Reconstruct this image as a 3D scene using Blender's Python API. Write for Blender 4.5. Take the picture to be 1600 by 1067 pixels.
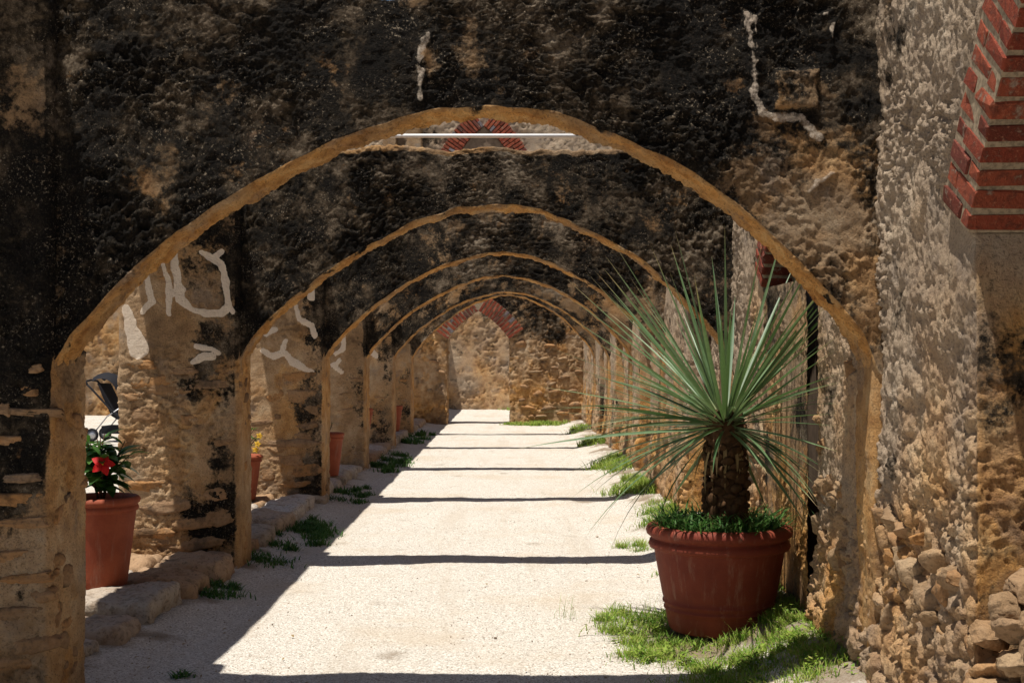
import bpy, math, random
import numpy as np
from mathutils import Matrix, Vector, Euler

for o in list(bpy.data.objects):
    bpy.data.objects.remove(o)
scene = bpy.context.scene
COL = scene.collection
rng = np.random.RandomState(7)
random.seed(7)

# ------------------------------------------------------------------ camera
U = 0.0029           # metres per photo pixel at depth 1
F = 2000.0           # focal length in photo pixels
EYE = 1.65
cam_d = bpy.data.cameras.new("camera")
cam = bpy.data.objects.new("camera", cam_d)
COL.objects.link(cam)
cam.location = (0, 0, EYE)
cam.rotation_euler = (math.radians(90) + math.atan(21.5 / F), 0, math.atan(4.0 / F))
cam_d.sensor_width = 36.0
cam_d.lens = 36.0 * F / 1600.0
cam_d.clip_end = 500
scene.camera = cam

# ------------------------------------------------------------------ world, sun, exposure
SUN = Vector((0.168, 0.175, -1.0)).normalized()      # direction the light travels
elev = math.asin(-SUN.z)
azim = math.atan2(-SUN.x, -SUN.y)
world = bpy.data.worlds.new("World")
scene.world = world
world.use_nodes = True
wn = world.node_tree
bg = wn.nodes["Background"]
sky = wn.nodes.new("ShaderNodeTexSky")
sky.sky_type = 'NISHITA'
sky.sun_disc = False
sky.sun_elevation = elev
sky.sun_rotation = azim
wn.links.new(sky.outputs[0], bg.inputs[0])
bg.inputs[1].default_value = 0.05
sun_d = bpy.data.lights.new("sun", 'SUN')
sun_d.energy = 5.0
sun_d.angle = math.radians(0.5)
sun_d.color = (1.0, 0.95, 0.86)
sun = bpy.data.objects.new("sun", sun_d)
COL.objects.link(sun)
sun.rotation_euler = SUN.to_track_quat('-Z', 'Y').to_euler()
scene.view_settings.view_transform = 'Standard'
scene.view_settings.look = 'None'
scene.view_settings.gamma = 1.0
scene.view_settings.use_curve_mapping = False
scene.view_settings.exposure = 0.34
scene.cycles.max_bounces = 8
scene.cycles.diffuse_bounces = 6

# ------------------------------------------------------------------ noise (numpy)
_perm = np.random.RandomState(11).permutation(256).astype(np.int32)
_g = np.random.RandomState(12).normal(size=(256, 3)).astype(np.float32)
_g /= np.linalg.norm(_g, axis=1, keepdims=True)
_r = np.random.RandomState(13).rand(256, 4).astype(np.float32)


def _hash(ix, iy, iz):
    return _perm[(_perm[(_perm[ix & 255] + iy) & 255] + iz) & 255]


def noise(p, f=1.0, seed=0):
    q = (p * f + seed * 17.31).astype(np.float32)
    fl = np.floor(q)
    i = fl.astype(np.int32)
    t = q - fl
    w = t * t * t * (t * (t * 6 - 15) + 10)
    out = np.zeros(len(q), np.float32)
    for dx in (0, 1):
        wx = w[:, 0] if dx else 1 - w[:, 0]
        for dy in (0, 1):
            wy = w[:, 1] if dy else 1 - w[:, 1]
            for dz in (0, 1):
                wz = w[:, 2] if dz else 1 - w[:, 2]
                g = _g[_hash(i[:, 0] + dx, i[:, 1] + dy, i[:, 2] + dz)]
                d = (t[:, 0] - dx) * g[:, 0] + (t[:, 1] - dy) * g[:, 1] + (t[:, 2] - dz) * g[:, 2]
                out += wx * wy * wz * d
    return out * 1.6


def fbm(p, f=1.0, octv=4, seed=0, gain=0.5):
    a, s = 1.0, np.zeros(len(p), np.float32)
    for k in range(octv):
        s += a * noise(p, f * 2.03 ** k, seed + k)
        a *= gain
    return s


def ridged(p, f=1.0, octv=4, seed=0, gain=0.55):
    a, s = 1.0, np.zeros(len(p), np.float32)
    for k in range(octv):
        s += a * (1 - 2.2 * np.abs(noise(p, f * 2.03 ** k, seed + k)))
        a *= gain
    return s


def worley(p, f=1.0, seed=0):
    q = (p * f + seed * 9.7).astype(np.float32)
    i = np.floor(q).astype(np.int32)
    f1 = np.full(len(q), 9.0, np.float32)
    f2 = np.full(len(q), 9.0, np.float32)
    cid = np.zeros(len(q), np.float32)
    for dx in (-1, 0, 1):
        for dy in (-1, 0, 1):
            for dz in (-1, 0, 1):
                c = i + np.array([dx, dy, dz], np.int32)
                r = _r[_hash(c[:, 0], c[:, 1], c[:, 2])]
                d = np.sqrt((((c + 0.1 + 0.8 * r[:, :3]) - q) ** 2).sum(1))
                near = d < f1
                f2 = np.where(near, f1, np.minimum(f2, d))
                cid = np.where(near, r[:, 3], cid)
                f1 = np.where(near, d, f1)
    return f1, f2, cid


def sstep(a, b, x):
    t = np.clip((x - a) / (b - a), 0, 1)
    return t * t * (3 - 2 * t)


def rubble(p, stone=0.03, crust=0.014, fine=True, seed=0, sc=5.0):
    """height of a rough, crusted rubble masonry surface, in metres"""
    warp = np.stack([fbm(p, 6, 3, 40 + 5 * k + seed) for k in range(3)], 1) * 0.075
    q = (p + warp) * np.array([1, 1, 1.5], np.float32)
    f1, f2, cid = worley(q, sc, seed)
    b = sstep(0.0, 0.3, f2 - f1)
    show = sstep(-0.1, 0.5, fbm(p, 1.3, 2, 55 + seed))        # stones show only here and there
    h = stone * show * (b - 0.75) * (0.25 + 0.9 * cid)
    h += 0.016 * fbm(p, 1.6, 3, 50 + seed)
    w2 = p + warp * 0.18
    mod = sstep(-0.45, 0.5, fbm(p, 2.3, 3, 60 + seed))
    n_ = 5 if fine else 3
    rg = ridged(w2 * np.array([1, 1, 1.35], np.float32), 15, n_, 70 + seed, 0.68)
    h += crust * (0.25 + 1.1 * mod) * ((rg - 0.8) * 0.48 + 0.42 * fbm(p, 21, n_ - 1, 88 + seed, 0.62))
    pits = sstep(0.25, 0.6, fbm(w2, 16, 2, 80 + seed))
    h -= 1.1 * crust * pits * (0.3 + mod)
    if fine:
        h += crust * 0.30 * fbm(p, 42, 2, 85 + seed) * (0.4 + mod)
    return h, cid, b


# ------------------------------------------------------------------ helpers
def new_mesh(name, V, Fq, smooth=True):
    V = np.asarray(V, np.float32)
    me = bpy.data.meshes.new(name)
    if isinstance(Fq, np.ndarray):
        n, k = Fq.shape
        me.vertices.add(len(V))
        me.vertices.foreach_set("co", V.ravel())
        me.loops.add(n * k)
        me.loops.foreach_set("vertex_index", Fq.astype(np.int32).ravel())
        me.polygons.add(n)
        me.polygons.foreach_set("loop_start", np.arange(0, n * k, k, dtype=np.int32))
        me.polygons.foreach_set("loop_total", np.full(n, k, np.int32))
        me.update(calc_edges=True)
        me.validate()
    else:
        me.from_pydata([tuple(map(float, v)) for v in V], [], Fq)
        me.update()
    me.polygons.foreach_set("use_smooth", np.full(len(me.polygons), smooth))
    return me


def link(name, me, mat=None, parent=None, loc=None):
    o = bpy.data.objects.new(name, me)
    COL.objects.link(o)
    if mat is not None and me is not None and not me.materials:
        me.materials.append(mat)
    if parent is not None:
        o.parent = parent
    if loc is not None:
        o.location = loc
    return o


def thing(name, label, cat, loc=(0, 0, 0), group=None, rz=0.0):
    o = bpy.data.objects.new(name, None)
    COL.objects.link(o)
    o.location = loc
    o.rotation_euler = (0, 0, rz)
    tag(o, label, cat, group)
    return o


def tag(o, label=None, cat=None, group=None, kind=None):
    if label:
        o["label"] = label
    if cat:
        o["category"] = cat
    if group:
        o["group"] = group
    if kind:
        o["kind"] = kind
    return o


def grid_faces(n, m, closed=False):
    """n rows of m verts; closed joins the last column to the first"""
    a = np.arange(n - 1)[:, None]
    mm = m if closed else m - 1
    b = np.arange(mm)[None, :]
    b2 = (b + 1) % m
    f = np.stack([a * m + b, a * m + b2, (a + 1) * m + b2, (a + 1) * m + b], -1)
    return f.reshape(-1, 4)


def grid_normals(P, closed=False):
    du = np.gradient(P, axis=0)
    if closed:
        dv = (np.roll(P, -1, 1) - np.roll(P, 1, 1)) * 0.5
    else:
        dv = np.gradient(P, axis=1)
    n = np.cross(dv, du)
    l = np.linalg.norm(n, axis=2, keepdims=True)
    return n / np.maximum(l, 1e-9)


def set_mask(me, mask):
    at = me.attributes.new("mask", 'FLOAT_COLOR', 'POINT')
    c = np.ones((len(mask), 4), np.float32)
    c[:, :3] = mask
    at.data.foreach_set("color", c.ravel())


def sub(pts, step):
    """resample polyline pts (k,2) with the given step per segment"""
    out = [np.array(pts[0], float)[None]]
    for a, b, s in zip(pts[:-1], pts[1:], step):
        a, b = np.array(a, float), np.array(b, float)
        n = max(1, int(round(np.linalg.norm(b - a) / s)))
        t = np.arange(1, n + 1)[:, None] / n
        out.append(a + (b - a) * t)
    return np.concatenate(out)


def poly_dist(x, z, line):
    """distance to polyline with per-point half widths: list of (x, z, w); returns d - w"""
    best = np.full(len(x), 9.0, np.float32)
    for (x0, z0, w0), (x1, z1, w1) in zip(line[:-1], line[1:]):
        dx, dz = x1 - x0, z1 - z0
        t = np.clip(((x - x0) * dx + (z - z0) * dz) / (dx * dx + dz * dz + 1e-9), 0, 1)
        d = np.hypot(x - x0 - t * dx, z - z0 - t * dz) - (w0 + (w1 - w0) * t)
        best = np.minimum(best, d)
    return best


def pxz(px, py, d):
    return (px - 804) * d * U, EYE + (555 - py) * d * U


class MB:
    """collects geometry for one mesh"""

    def __init__(s):
        s.v, s.f, s.n = [], [], 0

    def add(s, V, Fc):
        V = np.asarray(V, float)
        s.v.append(V)
        s.f += [tuple(int(i) + s.n for i in f) for f in Fc]
        s.n += len(V)

    def tube(s, pts, r, k=8, cap=True):
        pts = [Vector(p) for p in pts]
        rs = r if isinstance(r, (list, tuple)) else [r] * len(pts)
        V, Fc = [], []
        up = None
        for i, p in enumerate(pts):
            t = (pts[min(i + 1, len(pts) - 1)] - pts[max(i - 1, 0)]).normalized()
            if up is None:
                up = t.orthogonal().normalized()
            up = (up - t * up.dot(t)).normalized()
            sd = t.cross(up)
            for j in range(k):
                a = 2 * math.pi * j / k
                V.append(p + (up * math.cos(a) + sd * math.sin(a)) * rs[i])
        for i in range(len(pts) - 1):
            for j in range(k):
                j2 = (j + 1) % k
                Fc.append((i * k + j, i * k + j2, (i + 1) * k + j2, (i + 1) * k + j))
        if cap:
            Fc.append(tuple(range(k - 1, -1, -1)))
            Fc.append(tuple((len(pts) - 1) * k + j for j in range(k)))
        s.add(V, Fc)
        return s

    def lathe(s, prof, k=32, wob=None):
        V, Fc = [], []
        for (r, z) in prof:
            for j in range(k):
                a = 2 * math.pi * j / k
                V.append((r * math.cos(a), r * math.sin(a), z))
        for i in range(len(prof) - 1):
            for j in range(k):
                j2 = (j + 1) % k
                Fc.append((i * k + j, i * k + j2, (i + 1) * k + j2, (i + 1) * k + j))
        s.add(V, Fc)
        return s

    def box(s, lo, hi):
        (a, b, c), (d, e, f) = lo, hi
        s.add([(a, b, c), (d, b, c), (d, e, c), (a, e, c), (a, b, f), (d, b, f), (d, e, f), (a, e, f)],
              [(0, 3, 2, 1), (4, 5, 6, 7), (0, 1, 5, 4), (1, 2, 6, 5), (2, 3, 7, 6), (3, 0, 4, 7)])
        return s

    def mesh(s, name, smooth=True):
        return new_mesh(name, np.concatenate(s.v), s.f, smooth)

    def build(s, name, mat, parent=None, smooth=True, loc=None):
        return link(name, s.mesh(name, smooth), mat, parent, loc)


# ------------------------------------------------------------------ materials
class NT:
    def __init__(s, name, rough=0.9, spec=0.2):
        s.m = bpy.data.materials.new(name)
        s.m.use_nodes = True
        s.t = s.m.node_tree
        s.b = s.t.nodes["Principled BSDF"]
        s.b.inputs["Roughness"].default_value = rough
        s.b.inputs["Specular IOR Level"].default_value = spec
        s.geo = s.t.nodes.new("ShaderNodeNewGeometry").outputs["Position"]

    def n(s, typ, **kw):
        nd = s.t.nodes.new(typ)
        for k, v in kw.items():
            setattr(nd, k, v)
        return nd

    def put(s, sock, v):
        if hasattr(v, "is_output") or isinstance(v, bpy.types.NodeSocket):
            s.t.links.new(v, sock)
        else:
            sock.default_value = v

    def noise(s, scale, detail=5, rough=0.55, vec=None, stretch=None):
        nd = s.n("ShaderNodeTexNoise")
        nd.inputs["Scale"].default_value = scale
        nd.inputs["Detail"].default_value = detail
        nd.inputs["Roughness"].default_value = rough
        v = vec or s.geo
        if stretch:
            mp = s.n("ShaderNodeVectorMath", operation='MULTIPLY')
            s.put(mp.inputs[0], v)
            mp.inputs[1].default_value = stretch
            v = mp.outputs[0]
        s.put(nd.inputs["Vector"], v)
        return nd.outputs["Fac"]

    def voronoi(s, scale, feature='F1', out="Distance", vec=None):
        nd = s.n("ShaderNodeTexVoronoi", feature=feature)
        nd.inputs["Scale"].default_value = scale
        s.put(nd.inputs["Vector"], vec or s.geo)
        return nd.outputs[out]

    def math(s, op, a, b=0.0, c=0.0, clamp=False):
        nd = s.n("ShaderNodeMath", operation=op, use_clamp=clamp)
        for i, v in enumerate((a, b, c)):
            s.put(nd.inputs[i], v)
        return nd.outputs[0]

    def remap(s, v, a, b, c=0.0, d=1.0):
        nd = s.n("ShaderNodeMapRange", interpolation_type='SMOOTHSTEP')
        s.put(nd.inputs[0], v)
        for i, x in enumerate((a, b, c, d)):
            nd.inputs[i + 1].default_value = x
        return nd.outputs[0]

    def mix(s, fac, a, b, blend='MIX'):
        nd = s.n("ShaderNodeMix", data_type='RGBA', blend_type=blend)
        s.put(nd.inputs[0], fac)
        for i, v in ((6, a), (7, b)):
            if isinstance(v, tuple) and len(v) == 3:
                v = (*v, 1)
            s.put(nd.inputs[i], v)
        return nd.outputs[2]

    def ramp(s, fac, stops):
        nd = s.n("ShaderNodeValToRGB")
        cr = nd.color_ramp
        while len(cr.elements) < len(stops):
            cr.elements.new(0.5)
        for e, (p, c) in zip(cr.elements, stops):
            e.position = p
            e.color = (*c, 1)
        s.put(nd.inputs[0], fac)
        return nd.outputs[0]

    def rand(s):
        return s.n("ShaderNodeObjectInfo").outputs["Random"]

    def color(s, v):
        if isinstance(v, tuple):
            v = (*v, 1)
        s.put(s.b.inputs["Base Color"], v)

    def bump(s, h, dist=0.01, strength=1.0):
        nd = s.n("ShaderNodeBump")
        nd.inputs["Strength"].default_value = strength
        nd.inputs["Distance"].default_value = dist
        s.put(nd.inputs["Height"], h)
        s.t.links.new(nd.outputs[0], s.b.inputs["Normal"])

    def attr(s, name="mask"):
        a = s.n("ShaderNodeAttribute", attribute_name=name)
        sp = s.n("ShaderNodeSeparateColor")
        s.t.links.new(a.outputs["Color"], sp.inputs[0])
        return sp.outputs


def masonry_mat(name="masonry", light=1.0, grey=False):
    t = NT(name, 0.95, 0.15)
    lc = lambda *c: tuple(min(0.8, x * light) for x in c)
    R, G, B = t.attr()[:3]
    n1 = t.noise(1.7, 5)
    n2 = t.noise(7, 7, 0.62)
    n3 = t.noise(38, 6, 0.65)
    n4 = t.noise(3.1, 5, 0.6)
    base = t.ramp(t.math('ADD', t.math('MULTIPLY', n1, 0.55), t.math('MULTIPLY', n2, 0.45)),
                  [(0.32, lc(0.12, 0.075, 0.042)), (0.45, lc(0.24, 0.150, 0.080)), (0.55, lc(0.33, 0.225, 0.135)),
                   (0.68, lc(0.42, 0.33, 0.23))])
    ochre = t.ramp(n2, [(0.3, (0.30, 0.125, 0.036)), (0.5, (0.60, 0.31, 0.10)), (0.7, (0.70, 0.44, 0.19))])
    col = t.mix(B, base, ochre)
    if grey:
        col = t.mix(t.math('MULTIPLY_ADD', B, -0.5, 0.46), col, (0.42, 0.37, 0.31))
    # grey weathering
    col = t.mix(t.remap(n4, 0.54, 0.68, 0, 0.5), col, (0.23, 0.19, 0.16))
    # black lichen crust
    lf = t.math('ADD', R, t.math('MULTIPLY', t.math('SUBTRACT', n2, 0.5), 1.5))
    lf = t.math('ADD', lf, t.math('MULTIPLY', t.math('SUBTRACT', n3, 0.5), 0.9))
    lf = t.remap(lf, 0.38, 0.72)
    na = t.remap(t.noise(4.4, 9, 0.72), 0.30, 0.70)
    nb_ = t.remap(t.noise(1.6, 5, 0.6), 0.34, 0.66)
    lich = t.ramp(t.math('ADD', t.math('ADD', t.math('MULTIPLY', n3, 0.40), t.math('MULTIPLY', na, 0.40)), t.math('MULTIPLY', nb_, 0.20)),
                  [(0.36, (0.006, 0.0048, 0.0038)), (0.48, (0.018, 0.0135, 0.009)), (0.56, (0.056, 0.040, 0.025)), (0.66, (0.135, 0.10, 0.068)), (0.78, (0.27, 0.215, 0.155))])
    sp_ = t.math('MULTIPLY', t.remap(t.noise(75, 5, 0.7), 0.56, 0.66), t.remap(t.noise(4.7, 5, 0.65), 0.40, 0.62))  # pale random specks: sunlit glints on crust tips, painted into the colour
    lich = t.mix(t.math('MULTIPLY', sp_, 0.85), lich, (0.36, 0.29, 0.21))
    col = t.mix(lf, col, lich)
    # fine dirt
    col = t.mix(t.remap(t.noise(95, 4), 0.52, 0.66, 0, 0.45), col, (0.045, 0.034, 0.025))
    pf = t.remap(t.math('ADD', G, t.math('MULTIPLY', t.math('SUBTRACT', n3, 0.5), 0.35)), 0.4, 0.55)
    col = t.mix(pf, col, t.mix(n2, (0.70, 0.55, 0.42), (0.80, 0.69, 0.57)))
    t.color(col)
    hb = t.math('ADD', t.math('MULTIPLY', t.noise(70, 8, 0.7), 1.0), t.math('MULTIPLY', t.noise(22, 4, 0.6), 1.2))
    hb = t.math('ADD', hb, t.math('MULTIPLY', t.math('ABSOLUTE', t.math('SUBTRACT', t.noise(34, 6, 0.7), 0.5)), -2.0))
    t.bump(hb, 0.014, 1.0)
    return t.m


def stone_mat(name, stops, lich=0.3):
    t = NT(name, 0.93, 0.15)
    r = t.rand()
    c = t.ramp(r, stops)
    n2 = t.noise(9, 7, 0.62)
    n3 = t.noise(45, 6, 0.65)
    c = t.mix(t.remap(n2, 0.42, 0.7, 0, 0.6), c, t.mix(0.4, c, (0.45, 0.34, 0.23)))
    c = t.mix(t.remap(t.noise(13, 5, 0.6), 0.5, 0.66, 0, 0.5), c, (0.20, 0.12, 0.062))
    c = t.mix(t.remap(n3, 0.5, 0.68, 0, 0.6), c, (0.08, 0.055, 0.035))
    c = t.mix(t.remap(t.noise(4.3, 5, 0.6), 0.55, 0.66, 0, lich), c, (0.035, 0.03, 0.026))
    t.color(c)
    t.bump(t.math('ADD', t.noise(55, 8, 0.7), t.math('MULTIPLY', t.noise(17, 4), 1.3)), 0.014, 0.9)
    return t.m


def brick_mat():
    t = NT("brick", 0.9, 0.2)
    r = t.rand()
    c = t.ramp(r, [(0.0, (0.11, 0.026, 0.016)), (0.25, (0.22, 0.044, 0.024)), (0.5, (0.32, 0.080, 0.040)), (0.78, (0.17, 0.036, 0.022)), (0.90, (0.075, 0.045, 0.04)), (0.97, (0.19, 0.19, 0.215))])
    n = t.noise(28, 7, 0.65)
    c = t.mix(t.remap(n, 0.42, 0.66, 0, 0.75), c, (0.095, 0.03, 0.02))
    c = t.mix(t.remap(t.noise(60, 6, 0.7), 0.55, 0.68, 0, 0.6), c, (0.38, 0.17, 0.10))
    c = t.mix(t.remap(t.noise(14, 6, 0.7), 0.57, 0.70, 0, 0.7), c, (0.36, 0.29, 0.22))
    t.color(c)
    t.bump(t.math('ADD', t.noise(90, 6, 0.7), t.noise(25, 4, 0.6)), 0.010, 0.9)
    return t.m


def terracotta_mat(name, a, b):
    t = NT(name, 0.72, 0.3)
    n = t.noise(5, 6, 0.6)
    c = t.mix(t.remap(n, 0.35, 0.7), a, b)
    c = t.mix(t.remap(t.noise(3, 6, 0.7, stretch=(6, 6, 0.7)), 0.52, 0.72, 0, 0.55), c, (0.32, 0.17, 0.12))
    c = t.mix(t.remap(t.noise(60, 5, 0.7), 0.57, 0.7, 0, 0.5), c, (0.12, 0.04, 0.025))
    t.color(c)
    t.bump(t.math('ADD', t.noise(120, 5, 0.6), t.math('MULTIPLY', t.noise(6, 3), 2.0)), 0.003, 0.6)
    return t.m


def gravel_mat(name, dirt=1.0):
    t = NT(name, 0.95, 0.15)
    v = t.voronoi(135, 'F1', "Color")
    sp = t.n("ShaderNodeSeparateColor")
    t.t.links.new(v, sp.inputs[0])
    g = sp.outputs[0]
    c = t.ramp(g, [(0.0, (0.20, 0.172, 0.14)), (0.15, (0.45, 0.405, 0.35)), (0.6, (0.575, 0.53, 0.47)), (1.0, (0.76, 0.72, 0.655))])
    big = t.noise(0.9, 6, 0.6)
    c = t.mix(t.remap(big, 0.48, 0.72, 0, 0.45 * dirt), c, (0.47, 0.37, 0.26))
    mid = t.noise(5.5, 6, 0.65)
    c = t.mix(t.remap(mid, 0.55, 0.74, 0, 0.4 * dirt), c, (0.38, 0.31, 0.24))
    c = t.mix(t.remap(t.noise(55, 4, 0.6), 0.58, 0.68, 0, 0.7), c, (0.27, 0.215, 0.165))
    trk = t.noise(1.0, 5, 0.65, stretch=(2.6, 0.28, 1))
    c = t.mix(t.remap(trk, 0.5, 0.66, 0, 0.35), c, (0.43, 0.36, 0.28))
    at = t.attr()
    c = t.mix(at[0], c, t.mix(t.noise(20, 5), (0.11, 0.075, 0.045), (0.26, 0.19, 0.12)))
    t.color(c)
    t.bump(t.math('ADD', t.math('MULTIPLY', t.voronoi(135), -1.0), t.math('MULTIPLY', t.noise(40, 6, 0.7), 1.5)), 0.005, 0.9)
    return t.m


def leaf_mat(name, a, b, rough=0.45, spec=0.4, trans=0.25, tip=False):
    t = NT(name, rough, spec)
    r = t.rand()
    c = t.mix(r, a, b)
    c = t.mix(t.remap(t.noise(30, 4), 0.4, 0.7, 0, 0.35), c, tuple(0.6 * x for x in a))
    t.color(c)
    if tip:
        sx_ = t.n("ShaderNodeSeparateXYZ")
        t.t.links.new(t.n("ShaderNodeTexCoord").outputs["Object"], sx_.inputs[0])
        ln = t.math('ADD', sx_.outputs[0], t.math('MULTIPLY', t.rand(), 0.16))
        c = t.mix(t.remap(ln, 0.92, 1.06, 0, 0.9), c, (0.40, 0.29, 0.15))
        c = t.mix(t.remap(sx_.outputs[0], 0.16, 0.0), c, (0.30, 0.33, 0.17))
        t.color(c)
    tr = t.n("ShaderNodeBsdfTranslucent")
    t.put(tr.inputs[0], t.mix(0.5, c, (b[0] * 1.6, b[1] * 1.7, b[2] * 0.8)))
    mx = t.n("ShaderNodeMixShader")
    mx.inputs[0].default_value = trans
    out = t.t.nodes["Material Output"]
    t.t.links.new(t.b.outputs[0], mx.inputs[1])
    t.t.links.new(tr.outputs[0], mx.inputs[2])
    t.t.links.new(mx.outputs[0], out.inputs[0])
    return t.m


def blade_mat(name, a, b, dry):
    """grass: colour varies by place, not by object"""
    t = NT(name, 0.6, 0.25)
    c = t.mix(t.remap(t.noise(9, 4), 0.35, 0.65), a, b)
    c = t.mix(t.remap(t.noise(60, 2), 0.52, 0.62, 0, 0.85), c, dry)
    t.color(c)
    tr = t.n("ShaderNodeBsdfTranslucent")
    t.put(tr.inputs[0], c)
    mx = t.n("ShaderNodeMixShader")
    mx.inputs[0].default_value = 0.35
    out = t.t.nodes["Material Output"]
    t.t.links.new(t.b.outputs[0], mx.inputs[1])
    t.t.links.new(tr.outputs[0], mx.inputs[2])
    t.t.links.new(mx.outputs[0], out.inputs[0])
    return t.m


def plain(name, col, rough=0.6, spec=0.3, var=0.25, scale=20, metal=0.0):
    t = NT(name, rough, spec)
    t.color(t.mix(t.remap(t.noise(scale, 5, 0.6), 0.35, 0.7, 0, var), col, tuple(0.45 * x for x in col)))
    t.b.inputs["Metallic"].default_value = metal
    return t.m


M_MAS = masonry_mat()
M_WALL = masonry_mat("pale_masonry", 1.5, True)
M_WARM = masonry_mat("warm_masonry", 1.4)
M_RUB = stone_mat("rubble_stone", [(0.0, (0.25, 0.155, 0.08)), (0.3, (0.33, 0.22, 0.13)), (0.6, (0.31, 0.165, 0.072)),
                                   (0.8, (0.37, 0.255, 0.15)), (1.0, (0.42, 0.20, 0.062))], 0.25)
M_SAND = stone_mat("sandstone", [(0.0, (0.22, 0.13, 0.07)), (0.4, (0.33, 0.19, 0.095)), (0.75, (0.37, 0.185, 0.07)),
                                 (1.0, (0.27, 0.18, 0.115))], 0.6)
M_FLAG = stone_mat("flagstone", [(0.0, (0.38, 0.31, 0.24)), (0.35, (0.52, 0.46, 0.40)), (0.6, (0.36, 0.22, 0.12)), (1.0, (0.58, 0.53, 0.48))], 0.4)
M_BRICK = brick_mat()
M_MORT = plain("mortar", (0.37, 0.29, 0.20), 0.95, 0.1, 0.9, 55)
M_POT = terracotta_mat("red_terracotta", (0.165, 0.028, 0.014), (0.22, 0.043, 0.020))
M_POT2 = terracotta_mat("orange_terracotta", (0.24, 0.050, 0.021), (0.33, 0.082, 0.035))
M_GRAV = gravel_mat("crushed_gravel")
M_YARD = gravel_mat("yard_gravel", 1.5)
M_LEAF = leaf_mat("yucca_leaf", (0.052, 0.110, 0.042), (0.165, 0.245, 0.12), 0.45, 0.45, 0.15, True)
M_DRYLEAF = leaf_mat("dry_leaf", (0.22, 0.15, 0.07), (0.36, 0.26, 0.13), 0.8, 0.2, 0.1)
M_GREEN = leaf_mat("glossy_leaf", (0.028, 0.085, 0.02), (0.07, 0.16, 0.03), 0.35, 0.5, 0.25)
M_RED = leaf_mat("red_petal", (0.55, 0.012, 0.015), (0.62, 0.03, 0.03), 0.6, 0.2, 0.3)
M_YEL = leaf_mat("yellow_petal", (0.65, 0.38, 0.03), (0.7, 0.45, 0.05), 0.6, 0.2, 0.3)
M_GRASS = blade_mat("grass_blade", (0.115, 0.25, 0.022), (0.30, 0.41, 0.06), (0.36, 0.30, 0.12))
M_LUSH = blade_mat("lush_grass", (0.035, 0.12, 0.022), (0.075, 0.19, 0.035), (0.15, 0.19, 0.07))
M_BARK = plain("palm_bark", (0.085, 0.045, 0.022), 0.9, 0.1, 0.95, 26)
M_SOIL = plain("soil", (0.05, 0.034, 0.022), 0.95, 0.1, 0.6, 60)
M_BLACK = plain("black_fabric", (0.012, 0.012, 0.016), 0.8, 0.2, 0.3)
M_BLUE = plain("blue_fabric", (0.012, 0.035, 0.16), 0.75, 0.2, 0.3)
M_METAL = plain("grey_metal", (0.42, 0.42, 0.44), 0.4, 0.5, 0.2, 30, 0.6)
M_WHITE = plain("white_paint", (0.78, 0.78, 0.78), 0.45, 0.4, 0.15, 8)
M_WOOD = plain("weathered_wood", (0.19, 0.135, 0.095), 0.85, 0.2, 0.6, 12)
M_GREYWOOD = plain("grey_wood", (0.30, 0.27, 0.24), 0.8, 0.2, 0.5, 14)

# ------------------------------------------------------------------ plan of the place
XL, XR = -2.085, 1.656            # inner faces of the left piers and the right wall
DEP = [1.0, 1.675, 2.42, 3.10, 3.82, 4.50]
AY = [5.8 * d for d in DEP]       # front faces of the six cross arches
END_Y = 30.7                      # end wall
TOP = 3.25


def gz(x, y):
    """height of the path"""
    x, y = np.asarray(x, float), np.asarray(y, float)
    return 0.20 * sstep(1.0, 1.62, x) * (0.55 + 0.45 * sstep(16, 7, y)) + 0.05 * sstep(-1.75, -2.3, x)


# ------------------------------------------------------------------ ground
g = MB()
g.box((-120, -120, -1.0), (120, 160, -0.12))
o = g.build("ground", M_YARD, smooth=False)
tag(o, "pale earth ground around the cloister", None, None, "structure")

ys = np.concatenate([np.arange(-8, 5.5, 0.25), np.arange(5.5, 11, 0.022), np.arange(11, 18, 0.05), np.arange(18, 40, 0.15)])
xs = np.concatenate([np.arange(-2.6, 0.3, 0.03), np.arange(0.3, 2.15, 0.022)])
XX, YY = np.meshgrid(xs, ys)
ZZ = gz(XX, YY)
P = np.stack([XX, YY, ZZ], -1).reshape(-1, 3)
bank = sstep(1.0, 1.5, P[:, 0])
P[:, 2] += 0.012 * fbm(P, 1.1, 3, 3) + 0.004 * fbm(P, 9, 3, 4) + bank * 0.025 * fbm(P, 6, 4, 5)
me = new_mesh("gravel_path", P, grid_faces(len(ys), len(xs)))
soil = sstep(0.35, 0.75, bank * 0.62 + sstep(-1.85, -2.25, P[:, 0]) * 0.5 + 0.55 * fbm(P, 2.2, 4, 6))
pd = np.hypot(P[:, 0] - 1.25, P[:, 1] - 7.4)
soil = np.maximum(soil * 0.8, sstep(0.75, 0.35, pd + 0.25 * fbm(P, 4, 3, 9)) * 0.9)
set_mask(me, np.stack([soil, 0 * soil, 0 * soil], 1))
o = link("gravel_path", me, M_GRAV)
tag(o, "white crushed gravel path running under the arches", None, None, "structure")

xs = np.arange(-40, -2.5, 0.3)
ys = np.arange(-25, 60, 0.4)
XX, YY = np.meshgrid(xs, ys)
P = np.stack([XX, YY, 0 * XX + 0.08], -1).reshape(-1, 3)
P[:, 2] += 0.02 * fbm(P, 0.5, 3, 8)
me = new_mesh("courtyard", P, grid_faces(len(ys), len(xs)))
set_mask(me, np.zeros((len(P), 3)))
tag(link("courtyard", me, M_YARD), "bright gravel yard outside the arcade", None, None, "structure")

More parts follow.
